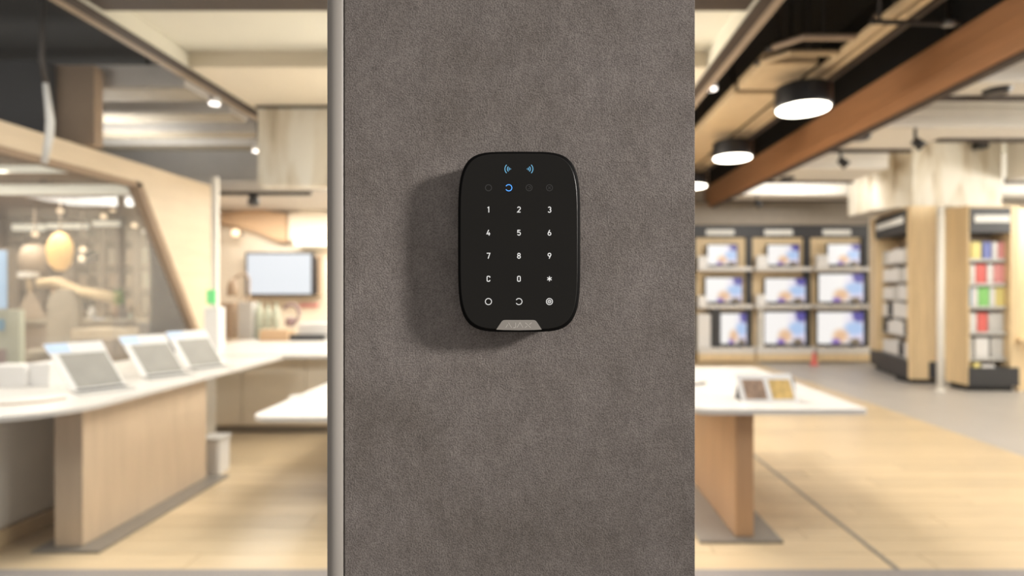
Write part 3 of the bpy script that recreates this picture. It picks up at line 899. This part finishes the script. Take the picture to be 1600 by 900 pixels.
# black track with a spotlight
tr = thing('light_track', 'black ceiling track with a hanging spotlight above the counter', 'track light', (fx(415, 8.4), 8.4, 3.1))
box('track', fx(344, 8.4), fx(486, 8.4), 8.37, 8.43, 3.10, 3.15, 'black_gloss', tr)
s0 = at(396, 300, 8.4)
tube_obj('spot_head', [(s0.x, 8.4, 3.12), (s0.x, 8.4, 3.06), (s0.x + .01, 8.38, 2.96)], [.03, .075, .08], 'black_gloss', tr, 12)
# white post with the green sign
wp = thing('white_post', 'slim white post beside the maple portal', 'post', (fx(336, 7.0), 7.0, 0))
box('shaft', fx(332, 7.0), fx(340, 7.0), 6.98, 7.04, 0.951, 3.1, 'white_paint', wp, 0.004)
box('foot', fx(322, 7.0), fx(345, 7.0), 6.95, 7.1, 0.95, fz(480, 7.0), 'white_plastic', wp, 0.01)
gs = thing('exit_sign', 'small green sign on the white post', 'sign', (fx(332, 6.9), 6.93, fz(475, 6.95)))
box('panel', fx(324, 6.95), fx(338, 6.95), 6.93, 6.96, fz(475, 6.95), fz(453, 6.95), 'exit_green', gs, 0.004)
box('bracket', fx(333, 6.95), fx(337, 6.95), 6.955, 6.985, fz(470, 6.95), fz(458, 6.95), 'white_paint', gs)

# spotlights on the tray rail
for i, (px, py, X) in enumerate(((335, 163, -3.72), (402, 237, -3.72), (1112, 140, 1.86))):
    Y = abs(X) * F / abs(px - CX)
    Z = fz(py, Y)
    t = thing('rail_spotlight', ('small glowing spotlight left of the ceiling tray, nearer one', 'small glowing spotlight left of the ceiling tray by the marble bulkhead', 'small white spotlight right of the ceiling tray')[i], 'spotlight', (X, Y, Z), 'rail spotlights')
    tube_obj('arm', [(X, Y, Z + .03), (X, Y, 3.9), (X * .975, Y, 3.93)], .014, 'dark_metal', t)
    tube_obj('head', [(X, Y + .02, Z + .14), (X, Y, Z + .01)], [.05, .065], 'white_plastic', t, 14)
    lathe_obj('lens', [(.055, Z - .004), (.055, Z + .012)], X, Y, 'spot_lens', t, 14)

# ------------------------------------------------------------------ black void: pendants, rails, duct
for i, Y in enumerate((6.09, 8.37, 10.66)):
    X = 2.80; z = 3.65
    t = thing('drum_pendant', 'round drum pendant with a glowing white disc, %s of the row' % ('largest and nearest', 'middle one', 'farthest, half behind the pillar')[i], 'pendant lamp', (X, Y, z), 'drum pendants along the timber beam')
    lathe_obj('drum', [(.27, z + .012), (.285, z + .0), (.29, z + .02), (.29, z + .22), (.27, z + .235)], X, Y, 'black_gloss', t, 40)
    lathe_obj('diffuser', [(.262, z - .012), (.268, z + .001)], X, Y, 'lamp_white', t, 40)
    tube_obj('rod', [(X, Y, z + .23), (X, Y, 5.2)], .012, 'dark_metal', t)

lum = thing('fill_housing', 'white housing added under the unseen ceiling fill light', 'pendant lamp', (-0.2, 7.2, 2.95))  # unseen housing and rods, added to carry the upward fill light
box('housing', -1.02, 0.62, 6.28, 8.12, 2.95, 3.01, 'white_paint', lum, .01)
for Y in (6.4, 8.0):
    tube_obj('rod', [(0.5, Y, 3.01), (0.5, Y, 3.895)], .008, 'dark_metal', lum)

rail = thing('cable_rail', 'long beige double rail hanging in the black ceiling void', 'rail', (2.98, 8.0, 4.0))
for k in range(2):
    box('rail_bar', 2.90 + k * .12, 2.97 + k * .12, 3.9, 12.5, 4.00, 4.06, 'rail_beige', rail, .006)
box('dark_carrier', 3.15, 3.19, 3.9, 12.5, 4.0, 4.05, 'bronze_dark', rail)
for Y in (4.85, 6.9, 9.0, 11.5):
    box('cross_clip', 2.86, 3.22, Y, Y + .06, 4.06, 4.09, 'bronze_dark', rail)
    box('hanger', 3.02, 3.04, Y, Y + .03, 4.09, 5.2, 'dark_metal', rail)
duct = thing('ceiling_duct', 'beige flat ceiling duct in two lengths beside the double rail', 'duct', (2.5, 8.0, 4.0))
box('duct_length', 2.24, 2.80, 5.75, 6.50, 4.0, 4.12, 'rail_beige', duct, .008)
box('duct_length', 2.24, 2.80, 6.62, 12.4, 4.0, 4.12, 'rail_beige', duct, .008)
box('dark_joint', 2.26, 2.78, 6.50, 6.62, 4.03, 4.10, 'bronze_dark', duct)
for Y in (6.0, 9.0, 12.0):
    box('hanger', 2.5, 2.52, Y, Y + .02, 4.12, 5.2, 'dark_metal', duct)
for i, (Y, z, m) in enumerate(((5.55, 4.0, 'rail_beige'), (5.25, 4.02, 'box_brown'))):
    t = thing('ceiling_bracket', 'bent %s bracket frame %s the beige duct' % (('beige', 'just before'), ('brown', 'farther before'))[i], 'bracket', (2.5, Y, z), 'bent brackets in the ceiling void')
    pts = [(2.22, Y + .22, z + .03), (2.42, Y, z + .03), (2.95, Y, z + .03)]
    tube_obj('bent_bar', pts, .03, m, t, 6, False)
    tube_obj('back_bar', [(2.22, Y + .22, z + .03), (2.22, Y + .34, z + .06)], .028, 'dark_metal', t, 6, False)
    box('hanger', 2.6, 2.62, Y - .01, Y + .01, z + .05, 5.2, 'dark_metal', t)
pp = thing('sprinkler_pipe', 'thin grey pipe crossing the black ceiling void', 'pipe', (fx(1430, 4.7), 4.7, 3.92))
tube_obj('pipe', [(fx(1360, 4.7), 4.7, fz(34, 4.7)), (fx(1500, 4.7), 4.7, fz(37, 4.7))], .022, 'dark_metal', pp)
tube_obj('drop_rod', [(fx(1375, 4.7), 4.7, 5.2), (fx(1375, 4.7), 4.7, fz(34, 4.7))], .012, 'dark_metal', pp)
tube_obj('coupling', [(fx(1474, 4.7), 4.7, fz(36.6, 4.7)), (fx(1490, 4.7), 4.7, fz(36.9, 4.7))], .03, 'grey_steel', pp)

# dark ducts in the void at the upper left and the hanging white pipe
for i, (yy, zz) in enumerate(((5.0, 4.32), (4.6, 4.55))):
    tag(box('air_duct', -9.0, -3.85, yy, yy + .3, zz, 5.17, 'black_void', bev=.01), 'black air duct in the upper left void, %s' % ('lower one' if i == 0 else 'upper one'), 'duct')
hp_ = thing('hanging_pipe', 'thin pale pipe hanging from the black void above the portal', 'pipe', (fx(73, 4.6), 4.6, fz(255, 4.6)))
xq = fx(73, 4.6)
tube_obj('drop_rod', [(fx(66, 4.45), 4.5, 5.2), (xq - .01, 4.56, 3.55), (xq - .01, 4.6, fz(130, 4.6))], .02, 'dark_metal', hp_)
tube_obj('pale_sleeve', [(xq - .01, 4.6, fz(130, 4.6)), (xq + .03, 4.6, fz(190, 4.6)), (xq + .02, 4.6, fz(215, 4.6)), (xq - .02, 4.6, fz(255, 4.6))], [.02, .03, .03, .022], 'pale_grey', hp_)

# ------------------------------------------------------------------ tv wall
YV = 13.4
S = YV / F
tw = thing('tv_wall', 'dark television display wall with three wooden bays', 'display wall', (5.5, YV, 0))
X0, X1 = fx(1000, YV), fx(1357, YV)
box('carcass', X0, X1, YV + .12, 13.74, 0.12, fz(315, YV), 'charcoal', tw)
box('fascia', X0, X1, YV - .05, YV + .12, fz(352, YV), fz(315, YV), 'fascia_brown', tw, .01)
box('header', X0, X1, YV, YV + .12, fz(371, YV), fz(352, YV), 'charcoal', tw)
BAYS = ((1087, 1166, 1125), (1175, 1256, 1216), (1267, 1347, 1307))
for px in (1082, 1170.5, 1261.5, 1352):
    box('post', fx(px - 4.5, YV), fx(px + 4.5, YV), YV - .02, YV + .12, 0.12, fz(371, YV), 'charcoal', tw, .005)
for a, b_, c in BAYS:
    box('wood_backing', fx(a, YV), fx(b_, YV), YV + .06, YV + .12, fz(548, YV), fz(371, YV), 'wood_light', tw)
    box('sign_plate', fx(c - 22, YV), fx(c + 22, YV), YV - .025, YV, fz(367.5, YV), fz(359, YV), 'sign_plate', tw, .01)
    for py in (418, 475.5):
        box('shelf', fx(a - 1, YV), fx(b_ + 3, YV), YV - .30, YV + .06, fz(py + 6, YV), fz(py, YV), 'white_top', tw, .01)
    box('bench', fx(a - 2, YV), fx(b_ + 4, YV), YV - .42, YV + .12, fz(561, YV), fz(550, YV), 'wood_light', tw, .008)
    box('bench_top', fx(a - 2, YV), fx(b_ + 4, YV), YV - .40, YV + .06, fz(550, YV), fz(541, YV), 'white_top', tw, .008)
    for q in (a, b_ + 1):
        box('bench_leg', fx(q - 1.5, YV), fx(q + 1.5, YV), YV - .40, YV - .32, 0.0, fz(561, YV), 'wood_light', tw)
box('rear_plinth', X0, X1, YV + .2, 13.74, 0, 0.12, 'charcoal', tw)
box('white_divider', fx(1182, YV), fx(1187.5, YV), YV - .2, YV + .06, fz(541, YV), fz(481.5, YV), 'white_paint', tw)
box('dark_divider', fx(1108, YV), fx(1121, YV), YV - .25, YV + .06, fz(541, YV), fz(481.5, YV), 'charcoal', tw)
ROW = {0: 'top shelf', 1: 'middle shelf', 2: 'bottom bench'}
BN = ('left bay by the pillar', 'middle bay', 'right bay')
TVS = [(0, 0, 1102, 1150, 382, 416), (0, 1, 1195, 1246, 382, 416), (0, 2, 1288, 1340, 381, 415),
       (1, 0, 1099, 1158, 433, 474), (1, 1, 1191, 1256, 434, 474), (1, 2, 1274, 1346, 427, 474),
       (2, 0, 1122, 1165, 488, 538), (2, 1, 1190, 1256, 486, 538), (2, 2, 1272, 1346, 486, 538)]
for r_, b_, p0, p1, q0, q1 in TVS:
    yy = YV - .12
    zb = {0: fz(418, YV), 1: fz(475.5, YV), 2: fz(541, YV)}[r_]
    t = thing('television', 'television showing a white and violet picture, %s, %s' % (ROW[r_], BN[b_]), 'television', (fx((p0 + p1) / 2, YV), yy, zb), 'televisions on the tv wall')
    s = yy / YV
    x0, x1, z0, z1 = fx(p0, YV), fx(p1, YV), max(fz(q1, YV), zb + .035), fz(q0, YV)
    bz = box('bezel', x0, x1, yy, yy + .06, z0, z1, 'black_gloss', t, .008)
    box('picture', x0 + .025, x1 - .025, yy - .004, yy + .001, z0 + .03, z1 - .025, 'tv_picture', t)
    for sx in (.25, .75):
        xx = x0 + (x1 - x0) * sx
        box('foot', xx - .03, xx + .03, yy - .06, yy + .12, zb, z0 + .01, 'black_gloss', t)
for i, (p0, p1, q0) in enumerate(((1087, 1101, 401), (1177, 1193, 400), (1270, 1286, 399))):
    tag(box('accessory_box', fx(p0, YV), fx(p1, YV), YV - .25, YV - .1, fz(418, YV), fz(q0, YV), 'white_plastic', bev=.01), 'small white carton left of the top television, %s' % BN[i], 'box', 'white cartons on the tv wall')
for i, (p0, p1, q0) in enumerate(((1087, 1100, 462), (1177, 1190, 460))):
    tag(box('accessory_box', fx(p0, YV), fx(p1, YV), YV - .25, YV - .1, fz(475.5, YV), fz(q0, YV), 'white_plastic', bev=.01), 'small white carton left of the middle television, %s' % BN[i], 'box', 'white cartons on the tv wall')
tag(box('white_panel_speaker', fx(1087, YV), fx(1107, YV), YV - .2, YV - .05, fz(541, YV), fz(490, YV), 'white_plastic', bev=.015), 'tall white speaker beside the lowest left television', 'speaker')
tag(lathe_obj('floor_marker', [(.10, 0.0), (.10, .02), (.06, .03), (.035, .28), (.02, .29)], fx(1272, 12.6), 12.6, 'red_paint', n=16), 'small red marker cone on the floor before the tv wall', 'marker')
wu = thing('wall_unit', 'white boxy air unit on the wall right of the tv wall', 'air unit', (fx(1373, 13.2), 13.4, fz(336, 13.2)))
box('casing', fx(1359, 13.2), fx(1388, 13.2), 13.2, 13.75, fz(336, 13.2), fz(311, 13.2), 'white_paint', wu, .03)
box('vent', fx(1361, 13.2), fx(1386, 13.2), 13.19, 13.2, fz(334, 13.2), fz(327, 13.2), 'pale_grey', wu)

# ------------------------------------------------------------------ accessory towers
def tower(name, label, o, u, nrm, wdt, dep, top, jl, jr, sign):
    t = thing(name, label, 'shelf tower', (o[0] + u[0] * wdt / 2 + nrm[0] * dep / 2, o[1] + u[1] * wdt / 2 + nrm[1] * dep / 2, 0))
    B = lambda n_, a0, a1, b0, b1, z0, z1, m, bev=0.0, par=None: frame_box(n_, o, u, nrm, a0, a1, b0, b1, z0, z1, m, par or t, bev)
    B('kick', .06, wdt - .06, .08, dep, 0, .09, 'black_gloss')
    B('base_box', 0, wdt, 0, dep, .09, .40, 'charcoal', .01)
    B('jamb', 0, jl, .01, dep, .40, top, 'wood_light', .006)
    B('jamb', wdt - jr, wdt, .01, dep, .40, top, 'wood_light', .006)
    B('back_panel', jl, wdt - jr, dep - .08, dep - .02, .40, top, 'bronze_edge')
    hd = B('header', jl, wdt - jr, .0, dep - .08, top - .42, top, 'charcoal', .008)
    a0, a1 = sign
    B('sign_plate', a0, a1, -.015, 0, top - .25, top - .13, 'sign_plate', .01, hd)
    B('cap', 0, wdt, .01, dep, top, top + .03, 'wood_light')
    return t, B


# tower facing the tv wall aisle
P1, P2 = Vector((7.06, 12.2)), Vector((6.58, 10.2))
u1 = (P2 - P1).normalized(); w1 = (P2 - P1).length
n1 = Vector((-u1.y, u1.x))
if n1.x < 0: n1 = -n1
t1, B1 = tower('accessory_tower', 'pale wooden accessory tower of white packs turned towards the tv wall', P1, u1, n1, w1, .5, 3.17, .34, .05, (.45, w1 - .16))
box('end_panel', 6.585, fx(1463, 10.15), 10.12, 10.19, .08, 3.2, 'wood_light', t1, .008)
box('end_kick', 6.62, fx(1460, 10.15), 10.16, 10.6, 0.0, .08, 'black_gloss', t1)
rowz = (2.22, 1.86, 1.50, 1.16, .82, .42)
for r_, z in enumerate(rowz):
    B1('shelf', .34, w1 - .05, .12, .42, z - .02, z, 'pale_grey')
    for k in range(5):
        a0 = .38 + k * .285
        h = .24 + .06 * random.random()
        m = 'white_plastic' if (r_ * 5 + k) % 4 else ('pale_grey' if r_ < 3 else 'charcoal')
        o = frame_box('accessory_pack', P1, u1, n1, a0, a0 + .235, .13, .22, z, z + h, m, None, .012)
        tag(o, '%s pack in the turned tower, %s row from top, %s from the tv wall' % ({'white_plastic': 'white', 'pale_grey': 'light grey', 'charcoal': 'dark grey'}[m], ('first', 'second', 'third', 'fourth', 'fifth', 'sixth')[r_], ('first', 'second', 'third', 'fourth', 'fifth')[k]), 'package', 'packs in the turned tower')

# tower facing the camera
XA, XB, YA = fx(1513, 9.35), fx(1593, 9.35), 9.35
t2, B2 = tower('accessory_tower', 'pale wooden accessory tower of coloured packs at the right edge', Vector((XA, YA)), Vector((1, 0)), Vector((0, 1)), XB - XA, .5, 3.06, .03, .14, (.10, .68))
prism_obj('side_panel', [(XA, YA), (XA + .03, YA + .03), (fx(1477, 9.85) + .03, 9.88), (fx(1477, 9.85), 9.85)], .10, 3.1, 'z', 'wood_light', t2)
prism_obj('wing_panel', [(XB, YA + .02), (XB + .5, YA + .32), (XB + .5, YA + .38), (XB, YA + .08)], 0.0, 3.06, 'z', 'wood_light', t2)
prism_obj('wing_shelf', [(XB - .08, YA - .12), (XB + .5, YA - .12), (XB + .5, YA + .32), (XB, YA + .02)], fz(536, YA), fz(528, YA), 'z', 'wood_light', t2)
packs = [
    (405, 378, ((1518, 1533, 'yellow_card', 'yellow'), (1536, 1549, 'blue_card', 'blue'), (1551, 1559, 'white_plastic', 'white'), (1560, 1571, 'pink_card', 'pink')), 'top row'),
    (443, 413, ((1517, 1524, 'white_plastic', 'white'), (1525, 1541, 'red_paint', 'red'), (1543, 1552, 'white_plastic', 'plain white'), (1554, 1570, 'pink_card', 'pink')), 'second row'),
    (479, 449, ((1514, 1518, 'sky_card', 'narrow blue'), (1519, 1528, 'white_plastic', 'white'), (1529, 1546, 'green_card', 'green'), (1547, 1555, 'white_plastic', 'plain white'), (1556, 1569, 'yellow_card', 'yellow')), 'third row'),
    (519, 489, ((1516, 1526, 'white_plastic', 'white'), (1527, 1543, 'red_paint', 'red'), (1545, 1568, 'pale_grey', 'grey')), 'fourth row'),
    (559, 528, ((1512, 1520, 'pale_grey', 'narrow grey'), (1524, 1545, 'white_plastic', 'white'), (1549, 1568, 'pale_grey', 'grey')), 'lowest row'),
]
for pyb, pyt, items, rn in packs:
    ys = YA + .14
    B2('shelf', .03, XB - XA - .14, .10, .42, fz(pyb, ys) - .025, fz(pyb, ys), 'bronze_dark')
    B2('price_strip', .05, XB - XA - .16, .09, .10, fz(pyb, ys) - .04, fz(pyb, ys) + .005, 'pale_grey')
    for a, b_, m, cn in items:
        tag(box('accessory_pack', fx(a, ys), fx(b_, ys), ys, ys + .09, fz(pyb, ys), fz(pyt, ys), m, bev=.01), '%s pack in the %s of the coloured tower' % (cn, rn), 'package', 'packs in the coloured tower')
tag(box('paper_bag', fx(1524, YA - .0), fx(1533, YA), YA + .02, YA + .09, .40, .47, 'yellow_card'), 'small tan packet on the dark base of the coloured tower', 'packet')
tag(box('white_leaflets', fx(1536, YA), fx(1556, YA), YA + .02, YA + .09, .40, .44, 'white_plastic'), 'white leaflets on the dark base of the coloured tower', 'leaflets')
# slim white pole between the towers
po = thing('support_pole', 'slim white pole between the two accessory towers', 'pole', (fx(1469, 9.4), 9.4, 0))
lathe_obj('shaft', [(.05, .02), (.05, 3.08)], fx(1469, 9.4), 9.4, 'white_paint', po, 20, True)
lathe_obj('foot', [(.08, 0), (.08, .02), (.055, .03)], fx(1469, 9.4), 9.4, 'white_paint', po, 20)

# ------------------------------------------------------------------ cafe behind the portal
sh = thing('back_shelf', 'tall dark bar shelf on the rear cafe wall', 'shelf', (-8.6, 10.8, 0))
for px in (12, 70, 118, 165, 192, 218, 250):
    box('upright', fx(px, 10.7) - .04, fx(px, 10.7) + .04, 10.6, 11.0, 0, 3.05, 'cafe_dark', sh)
for py in (335, 372, 412, 448, 486):
    box('shelf', fx(8, 10.7), fx(300, 10.7), 10.62, 11.0, fz(py, 10.7) - .03, fz(py, 10.7), 'cafe_frame', sh)
mm = ['charcoal', 'grey_green', 'box_brown', 'cafe_frame', 'chair_grey', 'pale_grey', 'bronze_edge']
random.seed(3)
nm = {'charcoal': 'dark grey', 'grey_green': 'grey green', 'box_brown': 'brown', 'cafe_frame': 'tan', 'chair_grey': 'greyish', 'pale_grey': 'pale grey', 'bronze_edge': 'bronze'}
ORD = ('first', 'second', 'third', 'fourth', 'fifth', 'sixth', 'seventh', 'eighth', 'ninth', 'tenth')
UP = (118, 165, 192, 218, 250)
for ri, py in enumerate((372, 412, 448, 486)):
    x = 122; cnt = 0
    while x < 290:
        wd = random.choice((9, 12, 15))
        hit = [u for u in UP if x - 4.5 < u < x + wd + 4.5]
        if hit:
            x = hit[0] + 5; continue
        m = random.choice(mm)
        hh = random.uniform(14, 26)
        bd = ('top', 'second', 'third', 'lowest')[ri]
        tag(box('shelf_carton', fx(x, 10.7), fx(x + wd, 10.7), 10.68, 10.9, fz(py, 10.7), fz(py - hh, 10.7), m, bev=.008),
            '%s carton, %s from the left on the %s board of the bar shelf' % (nm[m], ORD[cnt], bd), 'carton', 'cartons on the cafe bar shelf')
        cnt += 1
        x += wd + random.choice((4, 8, 14))
for i, (p0, p1, q0, q1) in enumerate(((105, 178, 313, 321), (181, 224, 311, 320), (18, 66, 350, 360), (72, 134, 349, 357), (144, 184, 345, 353), (222, 240, 357, 365))):
    Y = 10.2
    t = thing('strip_light', 'pale strip light in the cafe, %s' % ('long one under the portal head', 'upper one by the slanted jamb', 'lower one at the far left', 'lower one left of the middle', 'lower one right of the middle', 'short one by the jamb')[i], 'strip light', (fx((p0 + p1) / 2, Y), Y, fz(q1, Y)), 'cafe strip lights')
    box('tube', fx(p0, Y), fx(p1, Y), Y, Y + .08, fz(q1, Y), fz(q0, Y), 'strip_white', t, .01)
    tube_obj('cord', [(fx((p0 + p1) / 2, Y), Y + .04, fz(q0, Y)), (fx((p0 + p1) / 2, Y), Y + .04, 3.06)], .008, 'cafe_dark', t)
big = thing('strip_light', 'longest bright white strip light just under the portal head', 'strip light', (-6.0, 7.0, fz(303, 7.0)), 'cafe strip lights')
box('tube', -7.6, fx(217, 7.0), 7.0, 7.1, fz(303, 7.0), fz(288, 7.0), 'strip_white', big, .015)
box('mount', -6.3, -6.2, 7.02, 7.08, fz(288, 7.0), 3.06, 'cafe_frame', big)
lb_ = thing('light_box', 'pale boxed ceiling light at the left edge behind the portal', 'light', (-5.5, 6.2, 2.85))
box('casing', -6.6, fx(122, 6.2), 6.2, 6.5, fz(272, 6.2), 3.06, 'cafe_frame', lb_, .02)
box('diffuser', -6.58, fx(121, 6.2), 6.185, 6.2, fz(270, 6.2), fz(256, 6.2), 'strip_white', lb_)
for i, (px, py) in enumerate(((94, 329), (162, 338), (176, 327), (210, 352), (130, 390), (241, 388), (128, 404), (55, 366))):
    p = at(px, py, 9.6)
    t = thing('bulb_lamp', 'tiny round bulb glowing over the cafe bar, %s' % ('second from left and high', 'high beside the jamb strip', 'highest near the jamb strip', 'right of the middle', 'centre, upper of two', 'nearest the slanted jamb', 'centre, lower of two', 'leftmost')[i], 'lamp', p, 'tiny cafe bulbs')
    bm = bmesh.new(); bmesh.ops.create_icosphere(bm, subdivisions=2, radius=.048)
    for v in bm.verts: v.co += p
    link('bulb', bm, 'bulb_warm', t, True)
    tube_obj('cord', [p + Vector((0, 0, .04)), Vector((p.x, p.y, 3.06))], .006, 'cafe_dark', t)
# amber pendant
p = at(94, 392, 8.6)
t = thing('amber_pendant', 'large egg shaped amber pendant glowing in the cafe', 'pendant lamp', p)
lathe_obj('shade', [(.06, p.z - .30), (.135, p.z - .2), (.165, p.z), (.15, p.z + .12), (.09, p.z + .24), (.03, p.z + .28)], p.x, p.y, 'lamp_amber', t, 20, True)
tube_obj('cord', [(p.x, p.y, p.z + .27), (p.x, p.y, 3.06)], .008, 'cafe_dark', t)
p = at(54, 408, 9.0)
t = thing('basket_pendant', 'dim wide tan basket pendant left of the amber one', 'pendant lamp', p)
lathe_obj('shade', [(.18, p.z - .25), (.2, p.z + .1), (.14, p.z + .24), (.03, p.z + .27)], p.x, p.y, 'bronze_edge', t, 20, True)
tube_obj('cord', [(p.x, p.y, p.z + .26), (p.x, p.y, 3.06)], .008, 'cafe_dark', t)
# counter, sloping rail, chair, table lamp, display stand
cc = thing('cafe_bar', 'grey brown cafe bar with a pale worktop behind the portal', 'bar', (-6.6, 8.2, 0))
box('body', fx(30, 8.2), fx(262, 8.2), 8.2, 8.8, 0, fz(506, 8.2), 'cafe_dark', cc)
box('worktop', fx(26, 8.15), fx(264, 8.15), 8.12, 8.85, fz(506, 8.2), fz(499, 8.2), 'chair_grey', cc, .01)
rl = thing('sloping_rail', 'sloping pale wooden rail on two posts over the cafe bar', 'rail', (fx(125, 8.72), 8.72, fz(499, 8.2)))
tube_obj('rail_bar', [at(62, 443, 8.72), at(90, 441, 8.72), at(125, 455, 8.72), at(185, 466, 8.72)], [.07, .085, .07, .09], 'wood_light', rl, 10)
for px, py in ((84, 443), (181, 466)):
    q = at(px, py, 8.72)
    tube_obj('post', [(q.x, 8.72, fz(499, 8.2)), q], .03, 'wood_table', rl)
ch = thing('tub_chair', 'grey round backed tub chair in front of the cafe bar', 'chair', (fx(97, 7.0), 7.0, 0))
qx = fx(97, 7.0); zt = fz(451, 7.0)
bm = bmesh.new()
pr = [(qx + .18 * math.cos(math.radians(a)), zt - .2 + .2 * math.sin(math.radians(a))) for a in range(0, 181, 15)] + [(qx - .2, .95), (qx + .2, .95)]
prism(bm, pr, 7.0, 7.08, 'y'); link('backrest', bm, 'chair_grey', ch)
lathe_obj('seat', [(.2, .86), (.24, .88), (.24, .96), (.2, .98)], qx, 6.85, 'chair_grey', ch, 20)
for sx, sy in ((-.15, -.15), (.15, -.15), (-.15, .15), (.15, .15)):
    tube_obj('leg', [(qx + sx, 6.85 + sy, .87), (qx + sx * 1.2, 6.85 + sy * 1.2, 0)], .02, 'cafe_dark', ch)
tl = thing('table_lamp', 'small lamp with white disc shade and wooden pyramid base on the cafe bar', 'lamp', (fx(42, 8.3), 8.3, fz(499, 8.2)))
lx = fx(42, 8.3); z0 = fz(499, 8.2)
bm = bmesh.new(); lathe(bm, [(.22, z0), (.22, z0 + .05), (.04, fz(456, 8.3))], lx, 8.36, 4); link('base', bm, 'bronze_edge', tl)
tube_obj('stem', [(lx, 8.36, fz(458, 8.3)), (lx - .03, 8.36, fz(432, 8.3))], .03, 'rail_beige', tl)
lathe_obj('shade', [(.12, fz(434, 8.3)), (.13, fz(430, 8.3)), (.12, fz(425, 8.3))], lx - .03, 8.36, 'white_paint', tl, 20)
for i, (px, w_, top, m, lb) in enumerate(((85, 9, 486, 'pale_grey', 'pale cup on the cafe bar by the tub chair'), (145, 12, 478, 'pale_grey', 'light grey jug under the sloping rail'), (245, 8, 440, 'white_paint', 'tall white bottle at the jamb end of the cafe bar'), (254, 6, 468, 'white_plastic', 'short white bottle at the jamb end of the cafe bar'), (205, 8, 488, 'sage', 'pale sage jar in the middle of the cafe bar'))):
    Y = 8.3; r = w_ / 2 * Y / F; zt = fz(top, Y); X = fx(px, Y)
    t = thing('bar_vessel', lb, 'vessel', (X, Y, z0), 'vessels on the cafe bar')
    lathe_obj('body', [(r * .8, z0), (r, z0 + .03), (r, z0 + (zt - z0) * .6), (r * .5, z0 + (zt - z0) * .85)], X, Y, m, t, 16, True)
    lathe_obj('neck', [(r * .5, z0 + (zt - z0) * .85), (r * .55, zt)], X, Y, m, t, 12)
ds = thing('poster_stand', 'pale sage poster stand with a blue square at the left edge', 'display stand', (fx(5, 5.1), 5.15, 0))
box('board', fx(-35, 5.1), fx(30, 5.1), 5.1, 5.16, .04, fz(484, 5.1), 'panel_sage', ds, .01)
box('blue_square', fx(-12, 5.1), fx(7, 5.1), 5.09, 5.1, fz(516, 5.1), fz(499, 5.1), 'sky_card', ds)
box('dark_print', fx(-20, 5.1), fx(10, 5.1), 5.09, 5.1, fz(585, 5.1), fz(546, 5.1), 'purple_grey', ds)
box('foot', fx(-40, 5.1), fx(32, 5.1), 5.0, 5.3, 0, .04, 'cafe_dark', ds)
sk = thing('screen_column', 'tall blue grey lit screen at the left edge of the cafe', 'screen', (fx(-10, 6.0), 6.0, 0))
box('casing', fx(-50, 6.0), fx(14, 6.0), 6.0, 6.1, 0, fz(388, 6.0), 'cafe_dark', sk, .01)
box('display', fx(-46, 6.0), fx(11.5, 6.0), 5.99, 6.0, fz(482, 6.0), fz(391, 6.0), 'screen_blue', sk)
tb = thing('leather_bench', 'tan bench seat in the cafe behind the middle laptop', 'bench', (fx(150, 6.6), 6.6, 0))
box('seat', fx(122, 6.6), fx(190, 6.6), 6.5, 6.9, fz(530, 6.6), fz(513, 6.6), 'wood_maple', tb, .02)
box('leg', fx(126, 6.6), fx(132, 6.6), 6.55, 6.85, 0, fz(530, 6.6), 'cafe_dark', tb)
box('leg', fx(180, 6.6), fx(186, 6.6), 6.55, 6.85, 0, fz(530, 6.6), 'cafe_dark', tb)
tag(box('blue_napkin', fx(96, 7.6), fx(109, 7.6), 8.13, 8.25, fz(499, 8.2), fz(499, 8.2) + .012, 'header_blue'), 'pale blue napkin on the front edge of the cafe bar', 'napkin')
